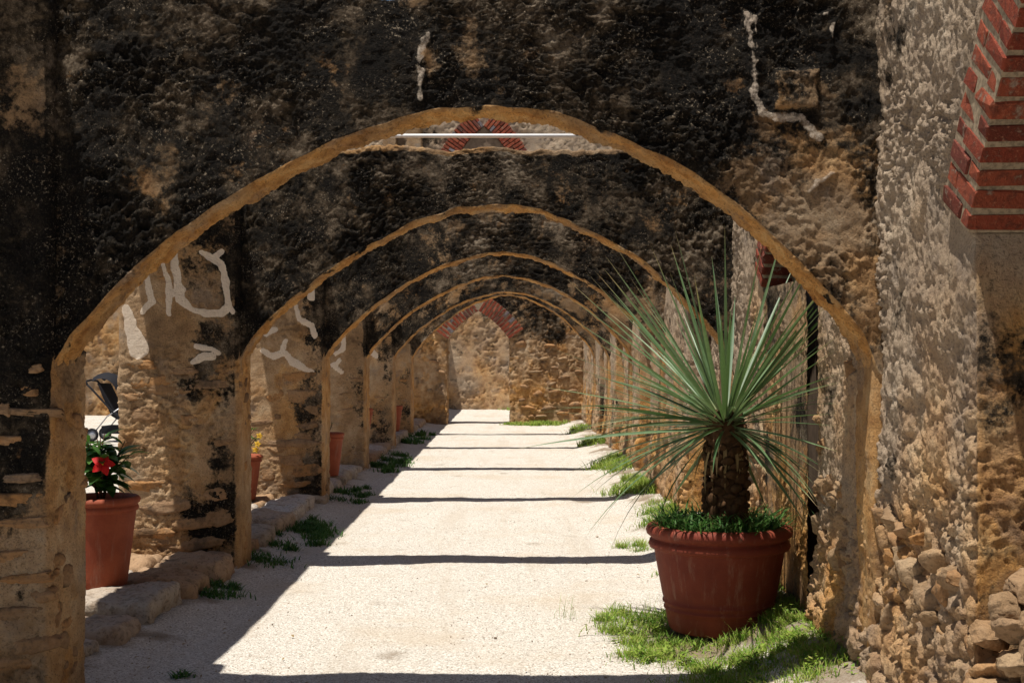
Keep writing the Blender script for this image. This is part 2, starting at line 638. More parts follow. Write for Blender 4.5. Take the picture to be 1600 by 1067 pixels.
# ------------------------------------------------------------------ cross arches
T_ = np.array([-1.12, -1.0, -.961, -.90, -.822, -.745, -.667, -.512, -.326, -.109, .047, .217, .357, .512, .651, .806, .90, .96, .99, 1.0, 1.12])
G_ = np.array([-.28, -.03, .076, .19, .32, .43, .53, .70, .861, .97, 1.0, .962, .881, .752, .6, .367, .21, .08, -.04, -.08, -.10])
HALF = (XR - XL) / 2
MIDX = (XR + XL) / 2


def arch_curve(x, rise, k):
    t = (x - MIDX) / HALF
    g_ = np.interp(t, T_, G_)
    ker = np.array([1, 2, 3, 2, 1.0]) / 9
    gp = np.pad(g_, 2, mode='edge')
    g_ = sum(ker[i] * gp[i:i + len(g_)] for i in range(5))
    q = np.stack([x, 0 * x + 3.7 * k, 0 * x], 1)
    return EYE + rise * g_ + 0.016 * noise(q, 2.5, 5) + 0.010 * noise(q, 8, 6)


RISE = [1.125, 1.14, 1.12, 1.12, 1.10, 1.23]
RES = [0.0068, 0.011, 0.02, 0.03, 0.04, 0.05]
ARCH_LABEL = [
    "nearest blackened rubble arch, spanning the path just in front of the potted yucca",
    "second stone arch from the front, with the thin white pipe along its top",
    "third stone arch from the front, springing behind the yucca leaves",
    "fourth stone arch from the front, brown and black in the shade",
    "fifth stone arch from the front, second nearest to the end wall",
    "sixth and smallest looking stone arch, right before the end wall with the pointed doorway",
]
ARCHES = []
for k in range(6):
    th, r, h = 0.275, 0.018, RES[k]
    # arc length sampling
    xf = np.linspace(XL - 0.06, XR + 0.05, 4000)
    zf = arch_curve(xf, RISE[k], k)
    L = np.concatenate([[0], np.cumsum(np.hypot(np.diff(xf) * 1.0, np.diff(zf) * 0.55))])
    n = int(L[-1] / h)
    x = np.interp(np.linspace(0, L[-1], n), L, xf)
    zb = np.interp(x, xf, zf)
    q = np.stack([x, 0 * x + AY[k], 0 * x], 1)
    zt = TOP + (0.03, -0.03, 0, 0, 0, 0)[k] + 0.05 * ((x - MIDX) / HALF) ** 2 * (k == 0) + 0.03 * fbm(q, 1.8, 4, 20) + 0.012 * noise(q, 12, 22)
    nf = int(1.05 / h)
    # fractions: front (top->bottom), soffit, back, top
    arc = np.linspace(0, math.pi / 2, 6)
    ff = np.linspace(0, 1, nf)
    ns = max(8, int(th / (h * 1.1)))
    fs = np.linspace(0, 1, ns)[1:-1]
    nb = max(10, nf // 4)
    fb = np.linspace(0, 1, nb)
    ft = np.linspace(0, 1, max(8, ns // 2))[1:-1]
    yl, zl, reg = [], [], []
    for f in ff:
        yl.append(0 * x); zl.append((zt - r) * (1 - f) + (zb + r) * f); reg.append((0, f))
    for a in arc[1:-1]:
        yl.append(0 * x + r - r * math.cos(a)); zl.append(zb + r - r * math.sin(a)); reg.append((1, 0))
    for f in np.concatenate([[0], fs, [1]]):
        yl.append(0 * x + r + (th - 2 * r) * f); zl.append(zb + 0); reg.append((2, f))
    for a in arc[1:-1]:
        yl.append(0 * x + th - r + r * math.sin(a)); zl.append(zb + r - r * math.cos(a)); reg.append((3, 0))
    for f in fb:
        yl.append(0 * x + th); zl.append((zb + r) * (1 - f) + (zt - r) * f); reg.append((4, f))
    for a in arc[1:-1]:
        yl.append(0 * x + th - r + r * math.cos(a)); zl.append(zt - r + r * math.sin(a)); reg.append((5, 0))
    for f in ft:
        yl.append(0 * x + th - r - (th - 2 * r) * f); zl.append(zt + 0); reg.append((5, f))
    for a in arc[1:-1]:
        yl.append(0 * x + r - r * math.sin(a)); zl.append(zt - r + r * math.cos(a)); reg.append((5, 0))
    m = len(yl)
    P = np.zeros((n, m, 3))
    P[:, :, 0] = x[:, None]
    P[:, :, 1] = AY[k] + np.array(yl).T
    P[:, :, 2] = np.array(zl).T
    N = grid_normals(P, True)
    if N[n // 2, 2, 1] > 0:
        N = -N
    reg = np.array(reg)
    soff = np.isin(reg[:, 0], (2,)).astype(float)
    soff[reg[:, 0] == 1] = 0.6
    soff[reg[:, 0] == 3] = 0.6
    S = np.tile(soff, (n, 1)).ravel()
    Pf = P.reshape(-1, 3)
    H, cid, b = rubble(Pf, 0.014, 0.0165, k < 3, seed=k * 3)
    # smooth patches of old plaster on the face
    pl = sstep(0.0, 0.4, fbm(Pf, 2.1, 4, 130 + k))
    pl2 = sstep(0.12, 0.5, fbm(Pf * np.array([1, 1, .6]), 4.3, 3, 133 + k))
    H = H * (1 - 0.72 * S) * (1 - 0.6 * pl) + S * (0.014 * fbm(Pf * np.array([.6, 2.2, .6]), 11, 4, 92) + 0.007 * (ridged(Pf, 19, 3, 93) - .7) + 0.008 * fbm(Pf, 5, 3, 90) + 0.010 * (ridged(Pf, 7, 4, 91) - .7))
    X_, Z_ = Pf[:, 0], Pf[:, 2]
    zbv = np.repeat(zb, m)
    # lichen mask
    lf = 1.0 + 0.32 * fbm(Pf, 1.0, 3, 95 + k)
    if k == 0:
        rt = sstep(0.5, 1.15, X_) * sstep(2.95, 2.4, Z_ + 0.15 * fbm(Pf, 2, 3, 97))
        lf -= 0.42 * rt
    else:
        lf -= 0.05 * min(k, 4) + 0.2 * sstep(0.4, 1.4, X_)
    lf -= 0.15 * pl + 0.15 * pl2
    edge = sstep(0.10, 0.0, Z_ - zbv) * (1 - S)
    rim_ = sstep(0.07, 0.0, np.minimum(Pf[:, 1] - AY[k], AY[k] + th - Pf[:, 1])) * (S > .5)
    lf = np.where(S > 0.5, -0.10 + 0.42 * fbm(Pf, 3, 4, 98) + 0.38 * fbm(Pf * np.array([.5, 3, .5]), 8, 4, 94) + 0.25 * sstep(.35, .6, fbm(Pf, 6, 3, 96)) + 0.45 * rim_ * (0.5 + fbm(Pf, 5, 3, 89)), lf + 0.15 * edge)
    lf -= 0.75 * sstep(-0.05, -0.02, Z_ - np.repeat(zt, m)) * (k > 0)  # lichen thinned at the top edge: a pale sunlit edge put into the colour
    lf = np.clip(lf, 0, 1.2)
    och = np.clip(S * (0.75 + 0.5 * fbm(Pf, 2, 3, 99)) + 0.35 * sstep(0.0, 0.4, fbm(Pf, 2.3, 3, 101)), 0, 1)
    gp = np.zeros(len(Pf))
    if k == 0:
        front = Pf[:, 1] < AY[0] + 0.08
        for ln in ([(1168, 20, 9), (1172, 60, 9), (1178, 95, 10), (1180, 140, 10), (1188, 172, 12), (1210, 184, 9), (1250, 185, 10), (1280, 215, 14)],
                   [(1180, 92, 4), (1182, 60, 4), (1180, 25, 4)],
                   [(668, 55, 9), (660, 80, 10), (655, 110, 8), (658, 150, 5)],
                   [(1290, 20, 4), (1322, 5, 4), (1300, 45, 4), (1302, 70, 3)],
                   [(1300, 270, 5), (1280, 285, 8), (1265, 300, 6)]):
            line = [(*pxz(a, b_, 1.0), w * U * 0.75) for a, b_, w in ln]
            d = poly_dist(X_ + 0.01 * noise(Pf, 20, 3), Z_, line)
            d += 0.02 * fbm(Pf, 14, 3, 36)
            gm = sstep(0.014, -0.012, d) * front
            gp = np.maximum(gp, gm * 0.47)
            H = H * (1 - 0.8 * gm) + gm * 0.012
        # a raised squared stone at the upper right
        zx, zz = pxz(1245, 140, 1.0)
        d = np.maximum(abs(X_ - zx) - 0.10, abs(Z_ - zz) - 0.09) + 0.012 * noise(Pf, 12, 33)
        bm = sstep(0.01, -0.015, d) * front
        H += 0.03 * bm
        lf -= 0.35 * bm
        for (bx, by, bw) in ((1200, 60, .05), (1290, 135, .05), (545 + 190, 40, .0), (675, 95, .05), (1300, 30, .04), (1150, 130, .03), (1050, 130, .05), (540, 125, .07), (250, 260, .16), (335, 150, .1)):
            zx, zz = pxz(bx, by, 1.0)
            d = np.hypot(X_ - zx, (Z_ - zz) * 0.8) + 0.05 * noise(Pf, 9, 35)
            bm = sstep(bw + 0.03, bw * 0.6, d) * front
            lf -= 0.20 * bm
            H *= 1 - 0.5 * bm
    P2 = Pf + N.reshape(-1, 3) * H[:, None]
    me = new_mesh("stone_arch", P2 - np.array([MIDX, AY[k], 0]), grid_faces(n, m, True)[:, ::-1])
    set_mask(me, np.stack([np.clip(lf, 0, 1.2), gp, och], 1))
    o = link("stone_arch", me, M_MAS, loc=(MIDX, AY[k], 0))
    tag(o, ARCH_LABEL[k], "arch", "stone arches across the path")
    ARCHES.append(o)


# ------------------------------------------------------------------ loops extruded in z (piers, pilasters)
def loop_wall(name, plan, z0, z1, dz, mat, maskf=None, amp=1.0, parent=None, origin=(0, 0, 0), closed=True, seed=0, fine=True, stone=0.022, crust=0.013, cap=True, flip=None):
    plan = np.asarray(plan, float)
    zs = np.linspace(z0, z1, max(3, int((z1 - z0) / dz)))
    n, m = len(zs), len(plan)
    P = np.zeros((n, m, 3))
    P[:, :, 0] = plan[None, :, 0]
    P[:, :, 1] = plan[None, :, 1]
    P[:, :, 2] = zs[:, None]
    N = grid_normals(P, closed)
    if closed:
        c = plan.mean(0)
        if ((P[0, :, :2] - c) * N[0, :, :2]).sum() < 0:
            N = -N
    elif flip:
        N = -N
    Pf = P.reshape(-1, 3)
    H, cid, b = rubble(Pf, stone, crust, fine, seed)
    H = H * amp
    mask = np.zeros((len(Pf), 3))
    if maskf is not None:
        H, mask = maskf(Pf, N.reshape(-1, 3), H, cid, b)
    V = Pf + N.reshape(-1, 3) * H[:, None]
    f = grid_faces(n, m, closed)
    if closed and cap:
        V = np.concatenate([V, [[plan[:, 0].mean(), plan[:, 1].mean(), z1]]])
        mask = np.concatenate([mask, mask[-1:]])
        ti = (n - 1) * m
        capf = np.stack([ti + np.arange(m), ti + (np.arange(m) + 1) % m, np.full(m, n * m), np.full(m, n * m)], 1)
        me = new_mesh(name, V - np.array(origin), [tuple(q) for q in f] + [tuple(q[:3]) for q in capf]) if len(f) < 4000 else None
        if me is None:
            # keep the fast path: degenerate-free cap as a ring towards the centre
            ring = V[ti:ti + m].copy()
            V = V[:-1]; mask = mask[:-1]
            cen = np.array([plan[:, 0].mean(), plan[:, 1].mean(), z1])
            rows, mk = [V], [mask]
            for s in (0.6, 0.2, 0.01):
                rows.append(cen + (ring - cen) * s); mk.append(mask[ti:ti + m])
            V = np.concatenate(rows); mask = np.concatenate(mk)
            f = grid_faces(n + 3, m, True)
            me = new_mesh(name, V - np.array(origin), f)
    else:
        me = new_mesh(name, V - np.array(origin), f)
    set_mask(me, mask)
    return link(name, me, mat, parent, None if parent else origin)


def rounded_rect(x0, x1, y0, y1, r, steps):
    """steps: resolution on (front y0, right x1, back y1, left x0); counterclockwise from front left"""
    pts = []

    def seg(a, b, h):
        n = max(1, int(math.hypot(b[0] - a[0], b[1] - a[1]) / h))
        for i in range(n):
            t = i / n
            pts.append((a[0] + (b[0] - a[0]) * t, a[1] + (b[1] - a[1]) * t))

    def arc(cx, cy, a0, h):
        n = max(3, int(r * 1.57 / h))
        for i in range(n):
            a = a0 + math.pi / 2 * i / n
            pts.append((cx + r * math.cos(a), cy + r * math.sin(a)))
    seg((x0 + r, y0), (x1 - r, y0), steps[0]); arc(x1 - r, y0 + r, -math.pi / 2, steps[0])
    seg((x1, y0 + r), (x1, y1 - r), steps[1]); arc(x1 - r, y1 - r, 0, steps[1])
    seg((x1 - r, y1), (x0 + r, y1), steps[2]); arc(x0 + r, y1 - r, math.pi / 2, steps[2])
    seg((x0, y1 - r), (x0, y0 + r), steps[3]); arc(x0 + r, y0 + r, math.pi, steps[3])
    return pts


# ------------------------------------------------------------------ stones and bricks (shared meshes)
def ico(sub_):
    t = (1 + 5 ** .5) / 2
    V = [(-1, t, 0), (1, t, 0), (-1, -t, 0), (1, -t, 0), (0, -1, t), (0, 1, t), (0, -1, -t), (0, 1, -t), (t, 0, -1), (t, 0, 1), (-t, 0, -1), (-t, 0, 1)]
    Fc = [(0, 11, 5), (0, 5, 1), (0, 1, 7), (0, 7, 10), (0, 10, 11), (1, 5, 9), (5, 11, 4), (11, 10, 2), (10, 7, 6), (7, 1, 8),
          (3, 9, 4), (3, 4, 2), (3, 2, 6), (3, 6, 8), (3, 8, 9), (4, 9, 5), (2, 4, 11), (6, 2, 10), (8, 6, 7), (9, 8, 1)]
    V = [np.array(v) / np.linalg.norm(v) for v in V]
    for _ in range(sub_):
        cache, F2 = {}, []

        def mid(a, b):
            key = (min(a, b), max(a, b))
            if key not in cache:
                v = V[a] + V[b]
                V.append(v / np.linalg.norm(v)); cache[key] = len(V) - 1
            return cache[key]
        for a, b, c in Fc:
            ab, bc, ca = mid(a, b), mid(b, c), mid(c, a)
            F2 += [(a, ab, ca), (b, bc, ab), (c, ca, bc), (ab, bc, ca)]
        Fc = F2
    return np.array(V), np.array(Fc)


def stone_mesh(sub_, seed, boxy, k=1.0):
    V, Fc = ico(sub_)
    a = np.abs(V) ** boxy
    rr = 1 / (a.sum(1) ** (1 / boxy))
    V = V * rr[:, None]
    V = V * (1 + 0.26 * k * noise(V, 0.9, seed) + 0.17 * k * noise(V, 2.1, seed + 3))[:, None]
    rs = np.random.RandomState(seed)
    for _ in range(9):      # knock off a few facets
        nn = rs.normal(size=3); nn /= np.linalg.norm(nn)
        d = V @ nn
        lim = 0.55 + 0.25 * rs.rand() + 0.45 * (1 - k)
        V -= np.outer(np.maximum(d - lim, 0) * 0.92, nn)
    V = V * (1 + 0.07 * (ridged(V, 2.6, 4, seed + 5) - .8))[:, None]
    return new_mesh("stone", V, Fc, True)


STONES_HI = [stone_mesh(3, 200 + i, 3.0) for i in range(7)]
STONES = [stone_mesh(2, 230 + i, 3.0) for i in range(7)]
STONES_FLAT = [stone_mesh(3, 245 + i, 7.0, 0.4) for i in range(7)]
STONES_LO = [stone_mesh(1, 260 + i, 3.5) for i in range(6)]
_sm = {}


def stone(parent, loc, size, mat, rot=(0, 0, 0), lib=STONES, origin=(0, 0, 0), name="stone"):
    src = random.choice(lib)
    key = (src.name, mat.name)
    if key not in _sm:
        c = src.copy()
        c.materials.append(mat)
        _sm[key] = c
    o = bpy.data.objects.new(name, _sm[key])
    COL.objects.link(o)
    o.parent = parent
    o.location = Vector(loc) - Vector(origin)
    o.scale = size
    o.rotation_euler = rot
    return o


def brick_mesh(seed):
    rs = np.random.RandomState(seed)
    V, Fc = [], []
    b = 0.12
    pts = []
    for sx in (-1, 1):
        for sy in (-1, 1):
            for sz in (-1, 1):
                for ax in range(3):
                    s = [sx, sy, sz]
                    p = [s[i] * (1.0 if i == ax else 1 - (0.06, 0.06, 0.16)[i]) for i in range(3)]
                    pts.append(p)
    V = np.array(pts) * 0.5
    V += rs.normal(size=V.shape) * np.array([0.022, 0.022, 0.05])
    me = bpy.data.meshes.new("brick")
    import bmesh
    bm = bmesh.new()
    for v in V:
        bm.verts.new(v)
    bmesh.ops.convex_hull(bm, input=bm.verts)
    bm.to_mesh(me)
    bm.free()
    me.materials.append(M_BRICK)
    return me


BRICKS = [brick_mesh(i) for i in range(8)]


def brick(parent, loc, axes, size, origin=(0, 0, 0)):
    """axes: three unit vectors for local x, y, z; size along them"""
    o = bpy.data.objects.new("brick", random.choice(BRICKS))
    COL.objects.link(o)
    o.parent = parent
    m = Matrix([[axes[j][i] for j in range(3)] for i in range(3)])
    j = Euler((random.gauss(0, .006), random.gauss(0, .006), random.gauss(0, .012))).to_matrix()
    o.rotation_euler = (m @ j).to_euler()
    o.location = Vector(loc) - Vector(origin)
    o.scale = size
    return o


# ------------------------------------------------------------------ left piers
def pier_mask(k):
    d0 = DEP[k] - 0.05 / 5.8
    lines = []
    if k == 1:
        lines = [[(270, 388, 5), (277, 440, 6), (281, 468, 7), (300, 484, 4), (325, 490, 5), (345, 489, 6), (357, 478, 6), (354, 455, 5), (350, 430, 5), (345, 412, 5), (332, 404, 5), (315, 395, 4)],
                 [(332, 404, 5), (346, 393, 4)], [(357, 478, 5), (364, 488, 3)],
                 [(228, 425, 3), (231, 450, 5), (237, 470, 6), (224, 487, 4)],
                 [(252, 404, 3), (258, 425, 3), (264, 442, 4), (265, 462, 5), (263, 490, 4)], [(265, 460, 5), (282, 452, 7)],
                 [(197, 482, 6), (206, 515, 10), (217, 545, 15)],
                 [(306, 541, 4), (325, 544, 4), (341, 551, 4)], [(302, 566, 4), (318, 556, 6), (334, 558, 4)]]
    elif k == 2:
        lines = [[(484, 452, 6), (486, 464, 6)], [(462, 478, 3), (468, 500, 4), (486, 508, 4), (492, 525, 4)],
                 [(410, 548, 4), (427, 557, 5), (440, 552, 5), (446, 532, 3)], [(446, 552, 4), (458, 566, 6), (488, 582, 3)], [(416, 520, 6), (430, 515, 4)]]
    elif k == 3:
        lines = [[(536, 518, 4), (537, 545, 4), (524, 553, 3)], [(520, 570, 4), (534, 582, 3)], [(524, 573, 3), (530, 563, 3)]]
    elif k == 4:
        lines = [[(578, 548, 5), (588, 556, 4)]]

    def f(P, N, H, cid, b):
        X, Y, Z = P.T
        front = sstep(0.3, 0.7, -N[:, 1])
        side = sstep(0.3, 0.7, N[:, 0])
        pl = sstep(-0.25, 0.3, fbm(P, 1.3, 3, 140 + k))           # smoother plaster areas
        H = H * (1 - 0.6 * pl) * (1 - 0.35 * side)
        nz = fbm(P, 1.4, 4, 150 + k)
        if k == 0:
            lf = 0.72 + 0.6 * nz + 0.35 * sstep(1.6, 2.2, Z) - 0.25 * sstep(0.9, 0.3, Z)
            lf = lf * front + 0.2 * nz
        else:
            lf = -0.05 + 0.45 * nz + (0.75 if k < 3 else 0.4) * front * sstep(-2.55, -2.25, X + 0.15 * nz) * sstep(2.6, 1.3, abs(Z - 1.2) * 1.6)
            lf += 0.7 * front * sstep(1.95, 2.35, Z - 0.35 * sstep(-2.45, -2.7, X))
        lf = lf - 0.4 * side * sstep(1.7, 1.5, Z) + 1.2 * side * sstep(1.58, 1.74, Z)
        och = np.clip(0.02 + 0.7 * fbm(P, 1.1, 3, 160 + k) + 0.35 * side + 0.4 * sstep(0.75, 0.95, cid) * (1 - pl), 0, 1)
        g = np.zeros(len(P))
        for ln in lines:
            line = [(*pxz(a, b_, d0), w * d0 * U) for a, b_, w in ln]
            d = poly_dist(X + 0.010 * fbm(P, 13, 4, 3), Z + 0.010 * fbm(P, 13, 4, 4), line)
            gm = sstep(0.012, -0.010, d) * front
            g = np.maximum(g, gm)
            H = H * (1 - 0.85 * gm) + gm * 0.005
        return H, np.stack([np.clip(lf, 0, 1.2), g, och], 1)
    return f


PIER_LABEL = [
    "nearest stone pier, at the left edge of the frame beside the red-flowered pot",
    "stone pier with U-shaped pale plaster lines, behind the red-flowered pot",
    "stone pier with pale forked plaster lines, third from the front on the left",
    "fourth stone pier on the left, with the narrow orange pot in front of it",
    "fifth stone pier on the left, right behind the blue folded parasol",
    "last stone pier on the left before the end wall",
]
PIERS = []
PRES = [0.010, 0.011, 0.016, 0.025, 0.03, 0.04]
for k in range(6):
    h = PRES[k]
    org = (-2.54, AY[k] + 0.2, 0)
    plan = rounded_rect(-3.0, XL, AY[k] - 0.05, AY[k] + 0.46, 0.045, (h, h * 1.1, 0.05, 0.04))
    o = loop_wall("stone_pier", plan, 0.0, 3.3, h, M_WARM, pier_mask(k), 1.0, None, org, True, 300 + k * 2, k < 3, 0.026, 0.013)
    tag(o, PIER_LABEL[k], "pier", "stone piers along the left side of the path")
    PIERS.append(o)

# exposed stones set in the pier faces: (px, py, width px, height px)
FACE_STONES = {
    0: [(55, 645, 96, 13), (14, 690, 48, 17), (18, 782, 92, 22), (20, 818, 95, 17), (8, 870, 70, 20), (30, 905, 90, 16), (20, 960, 90, 22), (60, 1005, 60, 26), (15, 1035, 70, 22), (40, 745, 60, 16), (45, 612, 40, 14), (58, 575, 24, 16), (70, 930, 34, 20), (5, 640, 20, 20)],
    1: [(320, 600, 96, 13), (245, 594, 70, 20), (230, 645, 44, 24), (296, 657, 24, 18), (205, 617, 36, 16), (265, 608, 60, 20), (345, 805, 46, 30), (255, 790, 80, 24), (310, 815, 70, 20), (232, 832, 76, 18), (215, 570, 50, 14), (285, 578, 60, 12), (300, 850, 90, 18), (340, 770, 40, 22), (225, 760, 60, 16), (352, 690, 30, 16), (218, 700, 20, 14)],
    2: [(452, 594, 78, 24), (476, 622, 50, 24), (425, 616, 34, 20), (440, 692, 106, 13), (478, 664, 34, 12), (432, 650, 22, 8), (485, 640, 22, 14), (440, 720, 60, 18), (480, 735, 44, 22), (415, 740, 40, 18), (475, 683, 40, 14), (410, 660, 30, 12), (460, 755, 50, 12), (432, 700, 30, 14)],
    3: [(545, 640, 50, 10), (555, 592, 40, 10), (530, 668, 30, 12), (555, 700, 44, 14), (540, 615, 30, 8), (528, 700, 24, 12)],
    4: [(596, 622, 26, 8), (600, 664, 28, 10), (592, 640, 20, 8)],
    5: [(630, 594, 18, 7), (632, 625, 20, 8), (628, 645, 16, 8)],
}
for k, lst in FACE_STONES.items():
    d0 = DEP[k] - 0.05 / 5.8
    for (a, b_, w, h_) in lst:
        x, z = pxz(a, b_, d0)
        sx, sz = w * d0 * U / 2, h_ * d0 * U / 2
        x = min(x, XL - sx * 0.75)
        stone(PIERS[k], (x, AY[k] - 0.05 + 0.046, z), (sx * 1.12, 0.056, sz * 1.2), M_SAND,
              (random.gauss(0, .05), random.gauss(0, .05), random.gauss(0, .03)), STONES_FLAT if k < 3 else STONES_LO, PIERS[k].location)
    # jamb side stones
    if k < 3:
        for _ in range((16, 12, 8)[k]):
            stone(PIERS[k], (XL - 0.03, AY[k] + 0.05 + 0.36 * random.random(), 0.15 + 1.35 * random.random()),
                  (0.05, 0.05 + 0.06 * random.random(), 0.025 + 0.04 * random.random()), M_SAND, (random.gauss(0, .15), 0, 0), STONES, PIERS[k].location)

# ------------------------------------------------------------------ upper arcade wall on the left
yl = np.arange(-6, 31, 0.10)
plan = [(-3.02, -6), (-3.02, 31)]
pl_ = rounded_rect(-3.02, -2.2, 5.74, 38.8, 0.04, (0.08, 0.08, 0.08, 0.3))


def upper_mask(P, N, H, cid, b):
    lf = 0.9 + 0.3 * fbm(P, 1, 3, 170)
    return H * 0.8, np.stack([np.clip(lf, 0, 1.2), 0 * lf, 0 * lf], 1)


# lintel band above the openings, spanning pier to pier
o = loop_wall("arcade_wall", pl_, 3.2, 3.58, 0.05, M_MAS, upper_mask, 1.0, None, (-2.55, 12, 0), True, 400, False)
V = np.zeros(len(o.data.vertices) * 3, np.float32)
tag(o, "long blackened wall carried by the left piers above their openings", "wall")
# underside
up = loop_wall('upper_course', rounded_rect(-3.02, -2.2, -6.0, 5.72, 0.04, (0.1, 0.1, 0.1, 0.3)), 3.5, 3.85, 0.06, M_MAS, upper_mask, 1.0, o, (-2.55, 12, 0), True, 402, False)
ub = MB().box((-3.0, 5.76, 3.19), (-2.22, 38.7, 3.25)).build("soffit_slab", M_MORT, o, False)
ub.location = (2.55, -12, 0)

# ------------------------------------------------------------------ right wall
def pointed(yn, yf, z0, rise, n=40):
    """(y, z) along the intrados from near jamb to apex to far jamb"""
    hs = (yf - yn) / 2
    t = np.linspace(0, 1, n)
    bx = 2 * t * (1 - t) * 0.38 * hs + t * t * hs
    bz = 2 * t * (1 - t) * 0.60 * rise + t * t * rise
    left = np.stack([yn + bx, z0 + bz], 1)
    right = np.stack([yf - bx, z0 + bz], 1)[::-1]
    return left, right


WALL = thing("cloister_wall", "sunlit rubble wall with red brick pointed niches along the right side of the path", "wall", (XR, 12, 0))
NICHE = []
for k in range(6):
    yf = [4.62, 8.47, 12.25, 17.0, 21.0, 25.0][k]
    NICHE.append((yf - 1.45, yf))
SPR, RISEN, NDEP = 2.09, 0.92, 0.46


def in_arch(y, z, grow):
    ins = np.zeros(len(y), bool)
    for yn, yf in NICHE:
        hs = (yf - yn) / 2
        L_, R_ = pointed(yn, yf, SPR, RISEN)
        c = np.concatenate([L_, R_[1:]])
        zz = np.interp(y, c[:, 0], c[:, 1], left=-1, right=-1)
        ins |= (y > yn - 1e-4) & (y < yf + 1e-4) & (z < zz + grow)
    return ins


def right_mask(P, N, H, cid, b):
    X, Y, Z = P.T
    face = sstep(0.3, 0.7, -N[:, 0])
    reveal = 1 - face
    low = sstep(1.15, 0.65, Z + 0.2 * fbm(P, 1.2, 2, 180))
    H = H * (1 - 0.55 * reveal) * (1 - 0.6 * sstep(0.0, 0.35, fbm(P, 2.0, 3, 188)))
    H += face * 0.016 * fbm(P, 3.0, 3, 181) + face * low * 0.035 * (b - 0.6)
    H += face * 0.008 * (ridged(P * np.array([1, 1, 0.6]), 24, 3, 183) - 0.7)
    near = np.zeros(len(P))
    for yn, yf in NICHE:
        L_, R_ = pointed(yn, yf, SPR, RISEN)
        c_ = np.concatenate([L_, R_[1:]])
        line = [(p[0], p[1], 0.0) for p in c_[::6]]
        sel = (Y > yn - .6) & (Y < yf + .6) & (Z > SPR - .6)
        if sel.any():
            near[sel] = np.maximum(near[sel], sstep(0.42, 0.30, poly_dist(Y[sel], Z[sel], line)))
    near = near * (0.35 + 0.65 * sstep(SPR - .12, SPR + .02, Z))
    H = H * (1 - 0.85 * near) - 0.012 * near
    # the foot of the wall swells into the path
    H += face * 0.05 * sstep(0.7, 0.2, Z)
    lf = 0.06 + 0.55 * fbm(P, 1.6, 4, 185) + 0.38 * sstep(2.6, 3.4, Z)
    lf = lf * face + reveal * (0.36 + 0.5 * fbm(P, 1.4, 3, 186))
    och = np.clip(0.3 + 0.6 * fbm(P, 1.5, 3, 187) + 0.3 * low - 0.45 * sstep(1.2, 2.2, Z) + 0.30 * reveal, 0, 1)
    return H, np.stack([np.clip(lf, 0, 1), 0 * lf, och], 1)


def wall_span(y0, y1, hy, hz, fine, seed):
    pts, st = [(XR, y0)], []
    c, rh = 0.02, max(hy, 0.009)
    for yn, yf in NICHE:
        if yf < y0 or yn > y1:
            continue
        if yn > y0:
            pts += [(XR, yn - c), (XR + c * .3, yn - c * .3), (XR + c, yn), (XR + NDEP, yn)]; st += [hy, .007, .007, rh * 2]
        else:
            pts[0] = (XR + NDEP, y0)
        pts += [(XR + NDEP, yf), (XR + c, yf), (XR + c * .3, yf + c * .3), (XR, yf + c)]; st += [0.05, rh, .007, .007]
    pts.append((XR, y1)); st.append(hy)
    plan = sub(pts, st)
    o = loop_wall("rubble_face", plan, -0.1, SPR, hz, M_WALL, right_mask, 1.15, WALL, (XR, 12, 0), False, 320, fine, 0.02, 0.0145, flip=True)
    # upper band with the pointed openings cut out
    ys_ = sub([(0, y0), (0, y1)], [hy])[:, 1]
    ztop = 4.1
    zs_ = np.linspace(SPR, ztop, int((ztop - SPR) / hz))
    YY, ZZ = np.meshgrid(ys_, zs_)
    P = np.stack([0 * YY + XR, YY, ZZ], -1)
    Pf = P.reshape(-1, 3)
    N = np.tile(np.array([-1.0, 0, 0]), (len(Pf), 1))
    H, cid, b = rubble(Pf, 0.02, 0.0145, fine, 320)
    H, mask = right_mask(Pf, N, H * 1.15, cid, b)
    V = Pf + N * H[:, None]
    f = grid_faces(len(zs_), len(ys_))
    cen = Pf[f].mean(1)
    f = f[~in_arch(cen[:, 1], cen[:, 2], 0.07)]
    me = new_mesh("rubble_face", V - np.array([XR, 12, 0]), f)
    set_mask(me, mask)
    link("rubble_face", me, M_WALL, WALL)


wall_span(2.2, 7.25, 0.008, 0.009, True, 0)
wall_span(7.25, 12.6, 0.014, 0.014, True, 0)
wall_span(12.6, 31.2, 0.03, 0.03, False, 0)
# body of the wall behind the face, with a flat top
bd = MB()
bd.box((XR + NDEP + 0.05, -6, -0.1), (XR + 1.1, 31.2, 4.08))
bd.box((XR + 0.06, -6, 3.3), (XR + NDEP + 0.06, 31.2, 4.07))
o = bd.build("wall_core", M_MORT, WALL, False)
o.location = (-XR, -12, 0)


